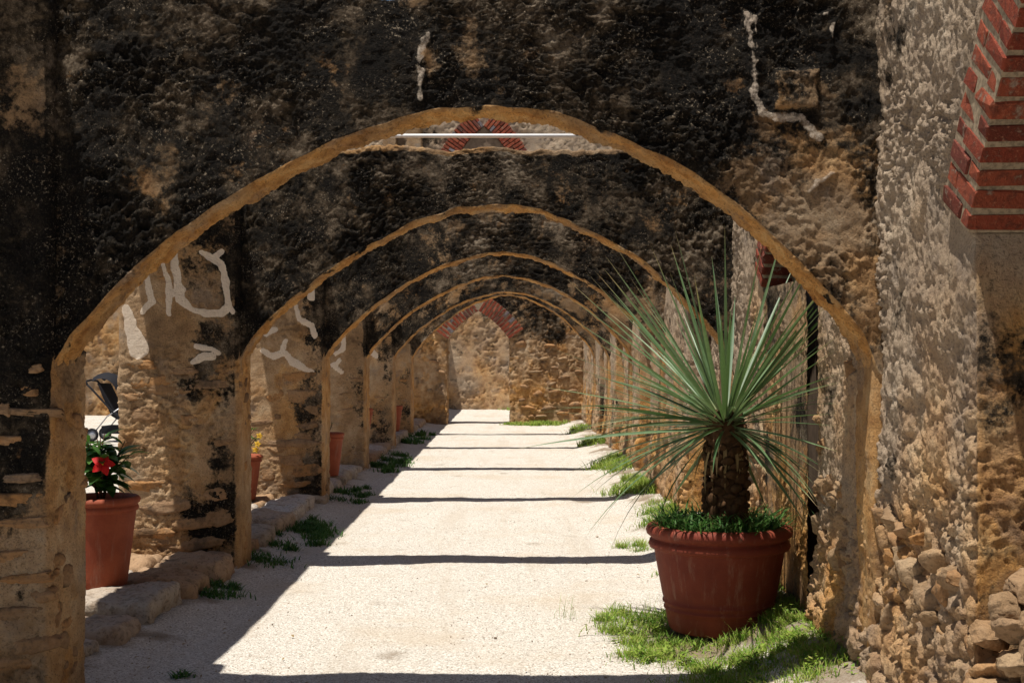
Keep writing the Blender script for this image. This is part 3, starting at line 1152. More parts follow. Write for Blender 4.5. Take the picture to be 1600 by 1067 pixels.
def brick_arch(parent, origin, A, yn, yf, z0, rise, depth_rows, course=0.082, lens=(0.2, 0.105), dep=0.21, front=0.0, plane='right'):
    """A(y, z, depth) -> world position; voussoirs follow the intrados from both jambs"""
    for side, crv in enumerate(pointed(yn, yf, z0, rise)):
        if side == 1:
            crv = crv[::-1]
        sl = np.concatenate([[0], np.cumsum(np.hypot(*np.diff(crv, axis=0).T))])
        nC = int(sl[-1] / course)
        for i in range(nC):
            s = (i + 0.5) * sl[-1] / nC
            y = np.interp(s, sl, crv[:, 0]); z = np.interp(s, sl, crv[:, 1])
            y2 = np.interp(s + .01, sl, crv[:, 0]); z2 = np.interp(s + .01, sl, crv[:, 1])
            y1 = np.interp(s - .01, sl, crv[:, 0]); z1 = np.interp(s - .01, sl, crv[:, 1])
            tv = np.array([y2 - y1, z2 - z1]); tv /= np.linalg.norm(tv)
            rv = np.array([-tv[1], tv[0]]) * (1 if side == 0 else -1)
            if rv[1] < 0 and side == 0:
                rv = -rv
            O = A(0, 0, 0)
            tw = (A(tv[0], tv[1], 0) - O).normalized()
            rw = (A(rv[0], rv[1], 0) - O).normalized()
            dw = (A(0, 0, 1) - O).normalized()
            order = lens if i % 2 else lens[::-1]
            for dr in range(depth_rows):
                rad = -0.006
                pieces = order if dr == 0 else (sum(lens),)
                for L_ in pieces:
                    c = rad + L_ / 2
                    pos = A(y + rv[0] * c, z + rv[1] * c, front + dep * (dr + 0.5) + random.uniform(-.005, .003))
                    brick(parent, pos, (rw, dw, tw), (L_ - 0.012, dep - 0.014, sl[-1] / nC - 0.016 - random.uniform(0, .006)), origin)
                    rad += L_


def mortar_ring(parent, origin, A, yn, yf, z0, rise, d0, d1, wid, name="mortar_bed"):
    L_, R_ = pointed(yn, yf, z0, rise, 60)
    c = np.concatenate([L_, R_[1:]])
    tv = np.gradient(c, axis=0); tv /= np.linalg.norm(tv, axis=1, keepdims=True)
    rv = np.stack([-tv[:, 1], tv[:, 0]], 1)
    inn, out = c + rv * 0.004, c + rv * wid
    V = []
    for i in range(len(c)):
        for (p, d) in ((inn[i], d0), (inn[i], d1), (out[i], d1), (out[i], d0)):
            V.append(A(p[0], p[1], d) - Vector(origin))
    V = np.array([tuple(v) for v in V])
    o = link(name, new_mesh(name, V, grid_faces(len(c), 4, True), False), M_MORT, parent)
    return o


AR = lambda y, z, d: Vector((XR + d, y, z))
for k, (yn, yf) in enumerate(NICHE):
    mortar_ring(WALL, WALL.location, AR, yn, yf, SPR, RISEN, -0.016, NDEP, 0.30)
    if k < 3:
        brick_arch(WALL, WALL.location, AR, yn, yf, SPR, RISEN, 2, front=-0.027)
    else:
        # far niches: a handful of pixels each
        st = MB()
        for crv in pointed(yn, yf, SPR, RISEN, 15):
            for p in crv:
                st.box((XR - 0.02, p[0] - .02, p[1] - .03), (XR + 0.4, p[0] + .02, p[1] + .22))
        o = st.build("brickwork", M_BRICK, WALL, False)
        o.location = (-XR, -12, 0)
        tag(o, None, None, None, "stuff")
    nb_ = MB().box((XR + NDEP + .015, yn - .05, SPR - .05), (XR + NDEP + .045, yf + .05, 3.28)).build("niche_back", M_MORT, WALL, False)
    nb_.location = (-XR, -12, 0)

# loose stones in the foot of the right wall
placed = []


def wall_stone(y, z, sy, sz, prot, mat=M_RUB, lib=STONES):
    sx = 0.085
    stone(WALL, (XR - prot * 0.5 + sx * 0.92, y, z), (sx, sy, sz), mat,
          (random.gauss(-0.3, .5), random.gauss(0, .25), random.gauss(0, .3)), lib, WALL.location)


for (a, b_, w, h_) in [(1437, 838, 20, 36), (1412, 920, 50, 50), (1429, 985, 40, 66), (1453, 1034, 18, 40), (1398, 875, 28, 32), (1504, 1016, 45, 55),
                       (1528, 989, 34, 48), (1556, 944, 44, 62), (1582, 1034, 50, 56), (1391, 955, 26, 70), (1383, 1022, 26, 60), (1473, 992, 40, 50),
                       (1480, 930, 50, 40), (1462, 880, 40, 36), (1540, 1050, 44, 40), (1500, 955, 40, 40), (1575, 985, 46, 44), (1420, 1050, 44, 40), (1445, 950, 36, 40), (1500, 900, 30, 30)]:
    d = 571.0 / (a - 804)
    z = EYE + (555 - b_) * d * U
    wall_stone(5.8 * d, z, max(0.06, w * d * U * 0.85), h_ * d * U / 2 * 0.9, 0.085, lib=STONES_HI)
rs = random.Random(5)
for (ya, yb, n_, zt_) in ((4.68, 5.78, 46, 0.95), (6.25, 7.0, 34, 1.0), (6.25, 7.0, 10, 1.9), (8.5, 9.7, 30, 0.9), (10.2, 10.8, 14, 0.9), (12.3, 14, 22, 0.8), (14.6, 15.5, 8, .7), (17.1, 18, 8, .7)):
    for _ in range(n_):
        y = ya + (yb - ya) * rs.random(); z = 0.12 + (zt_ - 0.12) * rs.random() ** 1.1
        wall_stone(y, z, 0.05 + 0.08 * rs.random(), 0.03 + 0.055 * rs.random(), 0.035 + 0.045 * rs.random(), M_RUB, STONES_HI if y < 7 else STONES if y < 9 else STONES_LO)
# broken sill that half fills the nearest niche
for _ in range(60):
    x = XR + 0.02 + 0.38 * rs.random(); y = 3.5 + 1.12 * rs.random()
    z = 0.15 + 0.66 * rs.random()
    stone(WALL, (x - 0.04 * (z < .5), y, z), (0.10, 0.07 + 0.08 * rs.random(), 0.05 + 0.05 * rs.random()), M_RUB,
          (rs.gauss(0, .4), rs.gauss(0, .3), rs.gauss(0, .6)), STONES_HI, WALL.location)
for (x, y, z, s) in ((1.80, 4.42, .84, .13), (1.95, 4.25, .86, .15), (1.74, 4.15, .82, .10), (2.02, 4.5, .85, .12), (1.83, 4.0, .84, .14)):
    stone(WALL, (x, y, z), (s * 1.2, s, s * .55), M_RUB, (rs.gauss(0, .15), rs.gauss(0, .2), rs.random()), STONES_HI, WALL.location)

# smooth jamb strips under the right springings of the arches
for k in range(6):
    h = [0.010, 0.016, 0.03, 0.04, 0.05, 0.05][k]

    def jm(P, N, H, cid, b):
        lf = 0.05 + 0.4 * fbm(P, 1.6, 3, 190)
        och = np.clip(0.45 + 0.5 * fbm(P, 1.2, 3, 191), 0, 1)
        return H * 0.38 + 0.01 * fbm(P, 2, 3, 192), np.stack([np.clip(lf, 0, 1), 0 * lf, och], 1)
    plan = rounded_rect(XR - 0.035, XR + 0.15, AY[k] + 0.003, AY[k] + 0.29, 0.03, (h, 0.05, h, h))
    # the arch rests on its strip: a part of the arch
    loop_wall("jamb_strip", plan, 0.0, 1.66, h, M_MAS, jm, 1.0, ARCHES[k], (MIDX, AY[k], 0), True, 500 + k, k < 2)

# ------------------------------------------------------------------ wooden door in the second niche
yn, yf = NICHE[1]
DOOR = thing("wooden_door", "dark plank door with pale grey frame set back in the brick niche behind the yucca", "door", (XR + 0.24, (yn + yf) / 2, 0.15))
fr = MB()
fr.box((-0.05, 0.655, 0), (0.03, 0.70, 2.2))
fr.build("door_frame", M_GREYWOOD, DOOR, False)
fr = MB()
fr.box((-0.05, -0.70, 0), (0.03, -0.655, 2.2))
fr.build("door_frame", M_GREYWOOD, DOOR, False)
pm = MB().box((-0.02, -0.083, 0), (0.02, 0.083, 2.2)).mesh("plank", False)
pm.materials.append(M_WOOD)
for i in range(7):
    o = link("plank", pm, None, DOOR, (0, -0.53 + i * 0.177, 0.02))
    o.scale = (1, 1, 1 + 0.01 * random.random())

# ------------------------------------------------------------------ end wall with pointed doorway
EW = thing("end_wall", "far rubble wall closing the path, pierced by a pointed doorway edged in red brick", "wall", (0, END_Y, 0))
dE = END_Y / 5.8
ox0, _ = pxz(699, 500, dE)
ox1, _ = pxz(796, 500, dE)
zs0 = pxz(0, 530, dE)[1]
riseE = pxz(0, 485, dE)[1] - zs0


def end_mask(P, N, H, cid, b):
    X, Y, Z = P.T
    nz = fbm(P, 0.9, 3, 210)
    lf = 0.0 + 0.5 * nz + 0.75 * sstep(1.5, 2.5, Z + 0.3 * nz)
    och = np.clip(0.08 + 0.6 * fbm(P, 1.1, 3, 211) + 0.5 * sstep(0.7, .9, cid) + 0.3 * sstep(1.2, .5, Z), 0, 1)
    return H, np.stack([np.clip(lf, 0, 1.1), 0 * lf, och], 1)


for (x0, x1) in ((-6.0, ox0), (ox1, 2.6)):
    plan = rounded_rect(x0, x1, END_Y, END_Y + 0.7, 0.03, (0.03, 0.05, 0.2, 0.05))
    loop_wall("rubble_face", plan, -0.05, zs0, 0.03, M_WARM, end_mask, 1.3, EW, (0, END_Y, 0), True, 340, False, 0.028, 0.024, cap=False)
# band above the springing, following the pointed opening
xa = np.concatenate([np.arange(-6, ox0, 0.05), np.linspace(ox0, ox1, 56), np.arange(ox1 + .03, 2.6, 0.03)])
L_, R_ = pointed(ox0, ox1, zs0, riseE + 0.03)
cc = np.concatenate([L_, R_[1:]])
zb = np.interp(xa, cc[:, 0], cc[:, 1], left=zs0, right=zs0)
nz_ = 46
fr_ = np.linspace(0, 1, nz_)
cols = []
for i, x in enumerate(xa):
    zt = 3.3
    fz = zb[i] + (zt - zb[i]) * fr_
    col = [(x, END_Y, z) for z in fz] + [(x, END_Y + 0.35, zt)] + [(x, END_Y + .7, z) for z in (zt, zb[i])] + [(x, END_Y + .35, zb[i])]
    cols.append(col)
P = np.array(cols)
Pf = P.reshape(-1, 3)
H, cid, b = rubble(Pf, 0.028, 0.024, False, 340)
H, mask = end_mask(Pf, None, H * 1.3, cid, b)
fl = np.tile(np.array([1.0] * nz_ + [0] * 4), len(xa))
V = Pf.copy()
V[:, 1] -= H * fl
me = new_mesh("rubble_face", V - np.array([0, END_Y, 0]), grid_faces(len(xa), nz_ + 4, True))
set_mask(me, mask)
link("rubble_face", me, M_WARM, EW)
AE = lambda y, z, d: Vector((y, END_Y + d, z))
mortar_ring(EW, EW.location, AE, ox0, ox1, zs0, riseE, -0.06, 0.3, 0.40)
brick_arch(EW, EW.location, AE, ox0, ox1, zs0, riseE, 1, course=0.085, lens=(0.25, 0.17), dep=0.25, front=-0.075)
rs = random.Random(9)
for (a, b_, w, h_) in [(835, 581, 26, 6), (880, 590, 24, 10), (842, 615, 22, 11), (866, 612, 26, 10), (900, 631, 26, 11), (880, 628, 18, 8), (858, 637, 30, 9), (826, 637, 22, 8), (905, 648, 22, 8), (880, 645, 26, 8),
                       (845, 650, 24, 6), (815, 536, 24, 14), (680, 565, 20, 7), (672, 610, 14, 8), (690, 582, 18, 7), (862, 600, 16, 8), (820, 605, 16, 9), (895, 610, 20, 8), (850, 560, 20, 7), (880, 560, 22, 7), (830, 650, 14, 7), (868, 575, 14, 6), (905, 580, 18, 8), (815, 625, 14, 7), (860, 540, 18, 7)]:
    x, z = pxz(a, b_, dE)
    stone(EW, (x, END_Y + 0.005, z), (w * dE * U / 2, 0.06, h_ * dE * U / 2), M_RUB if rs.random() < .5 else M_SAND, (rs.gauss(0, .1), rs.gauss(0, .08), 0), STONES_LO, EW.location)

# ------------------------------------------------------------------ convent wall beyond, with an upper pointed window
CY = 38.9
dC = CY / 5.8
CW = thing("convent_wall", "tall grey two storey wall far behind the end wall, with a red brick pointed window high up", "wall", (0, CY, 0))


def conv_mask(P, N, H, cid, b):
    Z = P[:, 2]
    nz = fbm(P, 0.9, 3, 220)
    lf = 0.16 + 0.5 * nz + 0.12 * sstep(2.6, 4.5, Z)
    och = np.clip(0.3 + 0.5 * fbm(P, 1.1, 3, 221) - 0.6 * sstep(2.5, 4, Z), 0, 1)
    return H, np.stack([np.clip(lf, 0, 1), 0 * lf, och], 1)


plan = rounded_rect(-6.5, 9.0, CY, CY + 0.9, 0.05, (0.06, 0.2, 0.3, 0.1))
loop_wall("rubble_face", plan, -0.1, 11.6, 0.06, M_WALL, conv_mask, 1.6, CW, (0, CY, 0), True, 360, False, 0.06, 0.025)
wx = pxz(756, 0, dC)[0]
wz = pxz(0, 197, dC)[1]
AC = lambda y, z, d: Vector((y, CY + d, z))
brick_arch(CW, CW.location, AC, wx - 0.85, wx + 0.85, wz - 1.0, 1.0, 1, course=0.1, lens=(0.33, 0.2), dep=0.2, front=-0.14)
wnd = MB()
for i, (p, q) in enumerate(zip(*pointed(wx - 0.85, wx + 0.85, wz - 1.0, 0.98, 12))):
    pass
wl, wr = pointed(wx - 0.84, wx + 0.84, wz - 1.0, 0.97, 14)
pts = [(wx - .84, wz - 2.6)] + [tuple(p) for p in np.concatenate([wl, wr[1:]])] + [(wx + .84, wz - 2.6)]
V = [(p[0], -0.05, p[1]) for p in pts] + [(p[0], 0.05, p[1]) for p in pts]
nn = len(pts)
Fc = [tuple(range(nn)), tuple(range(2 * nn - 1, nn - 1, -1))] + [(i, nn + i, nn + (i + 1) % nn, (i + 1) % nn) for i in range(nn)]
link("window_infill", new_mesh("window_infill", V, Fc, False), M_WOOD, CW)

BT = thing("stone_buttress", "brown stone buttress at the left corner of the tall grey wall", "buttress", (-3.4, CY - 0.6, 0))
for (x0, x1, y1) in ((-3.95, -3.55, 0.7), (-3.25, -2.78, 0.5)):
    plan = rounded_rect(x0, x1, CY - 0.6, CY - 0.6 + y1, 0.05, (0.08, 0.08, 0.2, 0.1))
    loop_wall("rubble_face", plan, -0.1, 9.3, 0.1, M_MAS, conv_mask, 1.2, BT, (-3.4, CY - 0.6, 0), True, 380, False)
MB().box((-0.5, 0.3, 7.4), (0.55, 0.5, 7.7)).build("stone_slab", M_MORT, BT, False)

# ------------------------------------------------------------------ wall across the yard on the left


def yard_mask(P, N, H, cid, b):
    lf = 0.05 + 0.5 * fbm(P, 1.2, 3, 230)
    och = np.clip(0.2 + 0.5 * fbm(P, 1.1, 3, 231), 0, 1)
    return H, np.stack([np.clip(lf, 0, 1), 0 * lf, och], 1)


plan = rounded_rect(-17.0, -7.0, 33.5, 34.2, 0.05, (0.05, 0.1, 0.4, 0.2))
o = loop_wall("courtyard_wall", plan, 0.0, 4.6, 0.05, M_MAS, yard_mask, 1.5, None, (-12, 33.5, 0), True, 390, False, 0.06, 0.025)
tag(o, "sunlit tan rubble wall across the yard, seen past the stroller at the left", "wall")

# ------------------------------------------------------------------ white pipe over the second arch
pz = pxz(0, 213, 1.71)[1]
pm = MB()
pm.tube([(-1.6, 0, 0), (1.35, 0, 0)], 0.016, 10)
o = pm.build("pipe", M_WHITE, None, True, (0, AY[1] + 0.22, pz + 0.008))
tag(o, "thin white metal pipe lying level along the top of the second arch", "pipe")
for x in (-1.45, 1.2):
    pb = MB().box((-0.02, -0.02, -0.14), (0.02, 0.02, -0.012)).build("pipe_bracket", M_METAL, o, False)
    pb.location = (x, 0, 0)

# ------------------------------------------------------------------ stone ledge between the left piers
LEDGE = bpy.data.objects.new("stone_ledge", None)
COL.objects.link(LEDGE)
LEDGE.location = (-2.6, 12, 0)
tag(LEDGE, "low ledge of flat stones under the left openings", None, None, "structure")
rs = random.Random(21)


def slab(x0, x1, y0, y1, z0, z1, seed, res=0.04, mat=M_FLAG, name="flagstone"):
    """rough flat stone with uneven rounded edges"""
    x0, x1, y0, y1 = x0 + .012, x1 - .012, y0 + .016, y1 - .016
    lx, ly, lz = x1 - x0, y1 - y0, z1 - z0
    nx, ny, nz = max(4, int(lx / res)), max(4, int(ly / res)), max(3, int(lz / res))
    V, Fc, idx = [], [], {}
    u = [np.linspace(-1, 1, n + 1) for n in (nx, ny, nz)]

    def vid(i, j, k):
        key = (i, j, k)
        if key not in idx:
            idx[key] = len(V)
            V.append((u[0][i], u[1][j], u[2][k]))
        return idx[key]
    for i in range(nx):
        for j in range(ny):
            Fc.append((vid(i, j, nz), vid(i + 1, j, nz), vid(i + 1, j + 1, nz), vid(i, j + 1, nz)))
    for k in range(nz):
        for i in range(nx):
            Fc.append((vid(i, 0, k), vid(i + 1, 0, k), vid(i + 1, 0, k + 1), vid(i, 0, k + 1)))
            Fc.append((vid(i + 1, ny, k), vid(i, ny, k), vid(i, ny, k + 1), vid(i + 1, ny, k + 1)))
        for j in range(ny):
            Fc.append((vid(nx, j, k), vid(nx, j + 1, k), vid(nx, j + 1, k + 1), vid(nx, j, k + 1)))
            Fc.append((vid(0, j + 1, k), vid(0, j, k), vid(0, j, k + 1), vid(0, j + 1, k + 1)))
    V = np.array(V)
    hl = np.array([lx, ly, lz]) / 2
    Q = V * hl
    r = min(0.05, lz * 0.4)
    core = np.clip(Q, -(hl - r), hl - r)
    dlt = Q - core
    ln = np.linalg.norm(dlt, axis=1, keepdims=True)
    Q = core + dlt / np.maximum(ln, 1e-6) * np.minimum(ln, r)
    W = Q + np.array([x0, y0, z0]) + hl + seed * 1.7
    dirn = V / np.linalg.norm(V, axis=1, keepdims=True)
    Q = Q + dirn * (0.035 * fbm(W, 2.6, 3, 240) + 0.018 * ridged(W, 8, 3, 241) - 0.012)[:, None]
    c = np.array([(x0 + x1) / 2, (y0 + y1) / 2, (z0 + z1) / 2])
    o = link(name, new_mesh(name, Q, Fc), mat, LEDGE, tuple(c - np.array(LEDGE.location)))
    o.rotation_euler = (rs.gauss(0, .025), rs.gauss(0, .035), rs.gauss(0, .04))
    return o


# nearest bay, stone by stone along the edge
for i, (xr, wid, ya, yb, zt) in enumerate([(-2.24, .62, 6.5, 7.02, .12), (-2.18, .62, 7.05, 7.6, .14), (-2.15, .60, 7.64, 8.36, .17), (-2.10, .52, 8.40, 8.96, .16), (-2.07, .5, 9.0, 9.6, .18)]):
    slab(xr - wid, xr, ya, yb - .02, -.05, zt, i, 0.03)
slab(-3.05, -2.82, 6.3, 7.3, -.05, .13, 11); slab(-3.05, -2.78, 7.3, 8.5, -.05, .15, 12)
slab(-3.05, -2.68, 8.5, 9.1, -.05, .16, 13); slab(-3.05, -2.62, 9.1, 9.66, -.05, .16, 14)
sid = 20
bays = [(AY[k] + 0.47, AY[k + 1] - 0.06) for k in range(1, 5)] + [(AY[5] + .47, END_Y - .05)]
for bi, (ya, yb) in enumerate(bays):
    for row, (xa_, xb_) in enumerate(((-2.55, -2.08), (-3.05, -2.56))):
        y = ya
        while y < yb - 0.2:
            L = rs.uniform(0.5, 0.95)
            y2 = min(y + L, yb)
            if yb - y2 < 0.25:
                y2 = yb
            slab(xa_ + .01, xb_ - rs.uniform(0, .06) * (row == 0), y, y2 - .02, -.05, .15 + rs.uniform(-.025, .02), sid, (0.045, 0.07, 0.1, 0.1, .1)[bi])
            sid += 1
            y = y2
# in front of and under the piers
for k in range(6):
    slab(-3.02, -2.07, AY[k] - 0.10, AY[k] + 0.50, -.05, .1, sid, 0.08); sid += 1


# ------------------------------------------------------------------ pots
def pot_mesh(parent, R, H, rbase, mat, rim=0.09, ridges=True, k=56):
    t = 0.035 * R / 0.4
    b = MB()
    prof = [(0.0, 0.0), (rbase * 0.96, 0.0), (rbase, 0.012)]
    zr = H * (1 - rim * 2.3)
    rt = R * 0.90
    for i in range(1, 13):
        f = i / 12
        r = rbase + (rt - rbase) * f ** 0.95
        z = 0.012 + (zr - 0.012) * f
        if ridges and i in (3, 4):
            prof += [(r - .002, z - .010), (r + .006, z - .004), (r + .006, z + .004), (r - .002, z + .010)]
        else:
            prof.append((r, z))
    body = b.lathe(prof, k).build("body", mat, parent)
    b = MB()
    h1 = H - zr
    rr = [(rt - .004, zr - .006), (rt + .022 * R / .4, zr + .004), (rt + .030 * R / .4, zr + h1 * .16), (rt + .022 * R / .4, zr + h1 * .34), (rt + .006, zr + h1 * .40),
          (R - .02 * R / .4, zr + h1 * .48), (R, zr + h1 * .60), (R + .004, zr + h1 * .75), (R - .006, zr + h1 * .92), (R - .03 * R / .4, H), (R - .065 * R / .4, H - .006),
          (R - .09 * R / .4, H - h1 * .3), (R - .10 * R / .4, H - h1)]
    b.lathe(rr, k).build("rim", mat, parent)
    b = MB()
    n = 10
    prof = [(R - .085 * R / .4, H - h1 * .55), (R * .5, H - h1 * .5), (R * 0.2, H - h1 * .42), (0.001, H - h1 * .4)]
    b.lathe(prof, 24).build("soil", M_SOIL, parent)


POT = (1.205, 7.56)
pz0 = float(gz(*POT)) + 0.0
pot = thing("plant_pot", "large red terracotta pot with a thick rolled rim, holding the spiky yucca", "pot", (POT[0], POT[1], 0.045))
pot_mesh(pot, 0.425, 0.615, 0.295, M_POT, 0.10, True, 96)

SMALL = [
    ("wide terracotta pot with red flowers standing on the ledge beside the nearest pier", (-2.68, 8.3, .16), .245, .58, .165, M_POT2),
    ("terracotta pot half hidden behind the pier with U-shaped plaster lines", (-2.83, 13.25, .16), .22, .46, .15, M_POT2),
    ("narrow tall orange pot standing at the ledge edge behind the third pier", (-2.30, 15.9, .16), .185, .53, .115, M_POT2),
    ("slender tapering orange pot beneath the blue folded parasol", (-2.345, 19.6, .16), .18, .68, .075, M_POT2),
    ("rounded orange pot with a small dark green shrub, farthest of the pots", (-2.40, 25.2, .16), .205, .50, .13, M_POT2),
]
for lab, loc, R, H, rb, mt in SMALL:
    p = thing("plant_pot", lab, "pot", loc, "terracotta pots on the left ledge")
    pot_mesh(p, R, H, rb, mt, 0.07, False, 40)


# ------------------------------------------------------------------ yucca
def strap_leaf(L, w, droop, twist, seg=9, fold=0.35):
    V, Fc = [], []
    for i in range(seg + 1):
        t = i / seg
        a = -droop * t * t
        x = L * t
        # integrate the bend
        z = -droop * L * t ** 2.4 / 2.4
        x = L * t * (1 - 0.12 * droop * t)
        ww = w * (0.75 + 0.9 * t * (1 - t)) * min(1.0, (1 - t) * 2.2 + 0.02)
        V += [(x, -ww / 2, z + ww * fold * 0.5), (x, 0, z), (x, ww / 2, z + ww * fold * 0.5)]
    for i in range(seg):
        for j in (0, 1):
            Fc.append((i * 3 + j, i * 3 + j + 1, (i + 1) * 3 + j + 1, (i + 1) * 3 + j))
    return new_mesh("leaf", V, Fc)


YC = (1.245, 7.56, 1.27)
yz0 = 0.56
yuc = thing("yucca", "spiky yucca with scaly brown trunk and long grey green leaves in the large red pot", "plant", (YC[0], YC[1], yz0))
lv = {}
for b_ in range(5):
    for a_ in range(3):
        me = strap_leaf(1.0, 0.017 + 0.004 * a_, [0.03, 0.10, 0.22, 0.40, 0.62][b_] * (0.8 + .2 * a_), 0)
        me.materials.append(M_LEAF)
        lv[(b_, a_)] = me
NL = 205
rs = random.Random(77)
for i in range(NL):
    f = (i + 0.5) / NL
    el = math.degrees(math.asin(max(-1, min(1, 0.97 - 1.36 * f ** 0.9))))      # from straight up to drooping
    el += rs.gauss(0, 11)
    if el > 55:
        el -= 12 * rs.random()
    az = i * 2.399963 + rs.gauss(0, .35)
    L = rs.uniform(0.78, 1.30) * (1.0 if el > -5 else 0.88)
    if el > 45:
        bi = 0 if rs.random() < .7 else 1
    elif el > 12:
        bi = rs.choice((0, 1, 1, 2))
    elif el > -10:
        bi = rs.choice((1, 2, 2, 3))
    else:
        bi = rs.choice((2, 3, 4))
    if el < -8 and math.sin(az) < -.35 and abs(math.cos(az)) < .75:
        continue
    # leaves that would run into the wall swing aside along it
    hx = L * math.cos(math.radians(el))
    ty = YC[1] + hx * math.sin(az)
    lim = (1.86 if 7.1 < ty < 8.4 else 1.61) - YC[0]
    if hx * math.cos(az) > lim and hx > lim:
        if rs.random() < .28:
            continue
        sg = -1 if (math.sin(az) < 0 or rs.random() < .5) else 1
        az = sg * math.acos((1.60 - YC[0]) / hx)
    o = bpy.data.objects.new("leaf", lv[(bi, rs.randrange(3))])
    COL.objects.link(o)
    o.parent = yuc
    h = 0.02 + 0.10 * f
    rr = 0.03 + 0.035 * math.cos(math.radians(el))
    o.location = (rr * math.cos(az), rr * math.sin(az), YC[2] - yz0 + 0.05 - h)
    o.rotation_euler = (Matrix.Rotation(az, 3, 'Z') @ Matrix.Rotation(-math.radians(el), 3, 'Y') @ Matrix.Rotation(rs.gauss(0, .35), 3, 'X')).to_euler()
    o.scale = (L, rs.uniform(.85, 1.2), L)
tr = MB()
prof = []
for i in range(15):
    t = i / 14
    prof.append((0.122 + 0.018 * math.sin(t * 9) - 0.03 * t, 0.0 + t * 0.76))
prof.append((0.02, 0.78))
tr.lathe(prof, 24).build("trunk", M_BARK, yuc)
V, Fc = [], []
sc = stone_mesh(1, 290, 2.2)
sc.name = "leaf_scar"
sc.materials.append(M_BARK)
for i in range(110):
    t = (i + .5) / 110
    a = i * 2.399963
    r = 0.126 - 0.03 * t
    o = link("leaf_scar", sc, None, yuc, (r * math.cos(a), r * math.sin(a), 0.05 + 0.66 * t))
    pass
    o.scale = (0.026 * rs.uniform(.6, 1.7), 0.042 * rs.uniform(.6, 1.5), 0.030 * rs.uniform(.6, 1.5))
    o.rotation_euler = (rs.gauss(0, .4), 0.5 + rs.gauss(0, .4), a + rs.gauss(0, .3))
# a few hanging dry leaves round the crown
dl = strap_leaf(0.42, 0.022, 0.5, 0, 7)
dl.materials.append(M_DRYLEAF)
for i in range(24):
    a = i * 2.4 + .5
    o = link("dry_leaf", dl, None, yuc, (0.07 * math.cos(a), 0.07 * math.sin(a), YC[2] - yz0 - 0.08))
    o.rotation_euler = (Matrix.Rotation(a, 3, 'Z') @ Matrix.Rotation(math.radians(55 + rs.uniform(-12, 15)), 3, 'Y')).to_euler()
    o.scale = (rs.uniform(.5, .9), 1, 1)


# ------------------------------------------------------------------ grass and weeds
def blades(n, posf, hmin, hmax, wid, lean, seed):
    r = np.random.RandomState(seed)
    xy = posf(n, r)
    n = len(xy)
    h = hmin + (hmax - hmin) * r.rand(n) ** 1.5
    az = r.rand(n) * 2 * np.pi
    ln = lean * (0.3 + r.rand(n)) * h
    dx, dy = np.cos(az), np.sin(az)
    px_, py_ = -dy, dx
    w = wid * (0.6 + 0.8 * r.rand(n))
    rows = []
    for t, ws in ((0, 1), (.4, .9), (.75, .6), (1, .05)):
        cx = xy[:, 0] + dx * ln * t ** 1.8
        cy = xy[:, 1] + dy * ln * t ** 1.8
        cz = xy[:, 2] + h * (t - 0.25 * lean * t * t * t)
        for s in (-.5, .5):
            rows.append(np.stack([cx + px_ * w * ws * s, cy + py_ * w * ws * s, cz], 1))
    V = np.stack(rows, 1).reshape(-1, 3)
    base = np.arange(n)[:, None] * 8
    f = np.concatenate([np.stack([base + 2 * i, base + 2 * i + 1, base + 2 * i + 3, base + 2 * i + 2], -1).reshape(-1, 4) for i in range(3)])
    return V, f


def disc(cx, cy, rx, ry, clump=0.0, z=None):
    def f(n, r):
        if clump:
            m = max(4, int(n / 105))
            ca = r.rand(m) * 2 * np.pi
            cr = np.sqrt(r.rand(m))
            c = np.stack([cx + rx * cr * np.cos(ca), cy + ry * cr * np.sin(ca)], 1)
            i = r.randint(0, m, n)
            cs = clump * (0.4 + 1.6 * r.rand(m) ** 1.5)[i]
            x, y = c[i, 0] + r.normal(size=n) * cs, c[i, 1] + r.normal(size=n) * cs
        else:
            a, q = r.rand(n) * 2 * np.pi, np.sqrt(r.rand(n))
            x, y = cx + rx * q * np.cos(a), cy + ry * q * np.sin(a)
        k = (x < XR + 0.02) & (np.hypot(x - POT[0], y - POT[1]) > 0.30)
        x, y = x[k], y[k]
        zz = gz(x, y) - 0.012 if z is None else 0 * x + z
        return np.stack([x, y, zz], 1)
    return f


def grass(name, label, sets, mat, group=None):
    Vs, Fs, n0 = [], [], 0
    for (n, pf, a, b_, w, ln, sd) in sets:
        V, f = blades(n, pf, a, b_, w, ln, sd)
        Vs.append(V); Fs.append(f + n0); n0 += len(V)
    V = np.concatenate(Vs)
    o = link(name, new_mesh(name, V, np.concatenate(Fs)), mat)
    tag(o, label, "grass", group, "stuff")
    return o


grass("grass", "bright green grass and weeds around the foot of the large red pot", [
    (3800, disc(0.80, 7.75, 0.32, 0.55, 0.045), .02, .10, .006, .8, 1), (2600, disc(0.95, 7.05, 0.42, 0.35, 0.05), .02, .09, .006, .8, 2),
    (4200, disc(1.25, 6.55, 0.42, 0.40, 0.05), .02, .09, .006, .8, 3), (1900, disc(1.50, 7.05, 0.15, 0.5, 0.04), .02, .08, .006, .7, 4),
    (1800, disc(1.52, 7.75, 0.14, 0.5, 0.05), .02, .09, .006, .8, 5), (500, disc(1.25, 9.3, .3, .5, .05), .02, .07, .005, .8, 6),
    (120, disc(0.55, 7.9, .35, .6, .03), .06, .22, .0022, .7, 7), (60, disc(1.15, 6.8, .5, .4, .03), .08, .25, .0025, .7, 8),
    (2400, disc(1.15, 6.15, .5, .35, .05), .02, .08, .006, .8, 9)], M_GRASS)
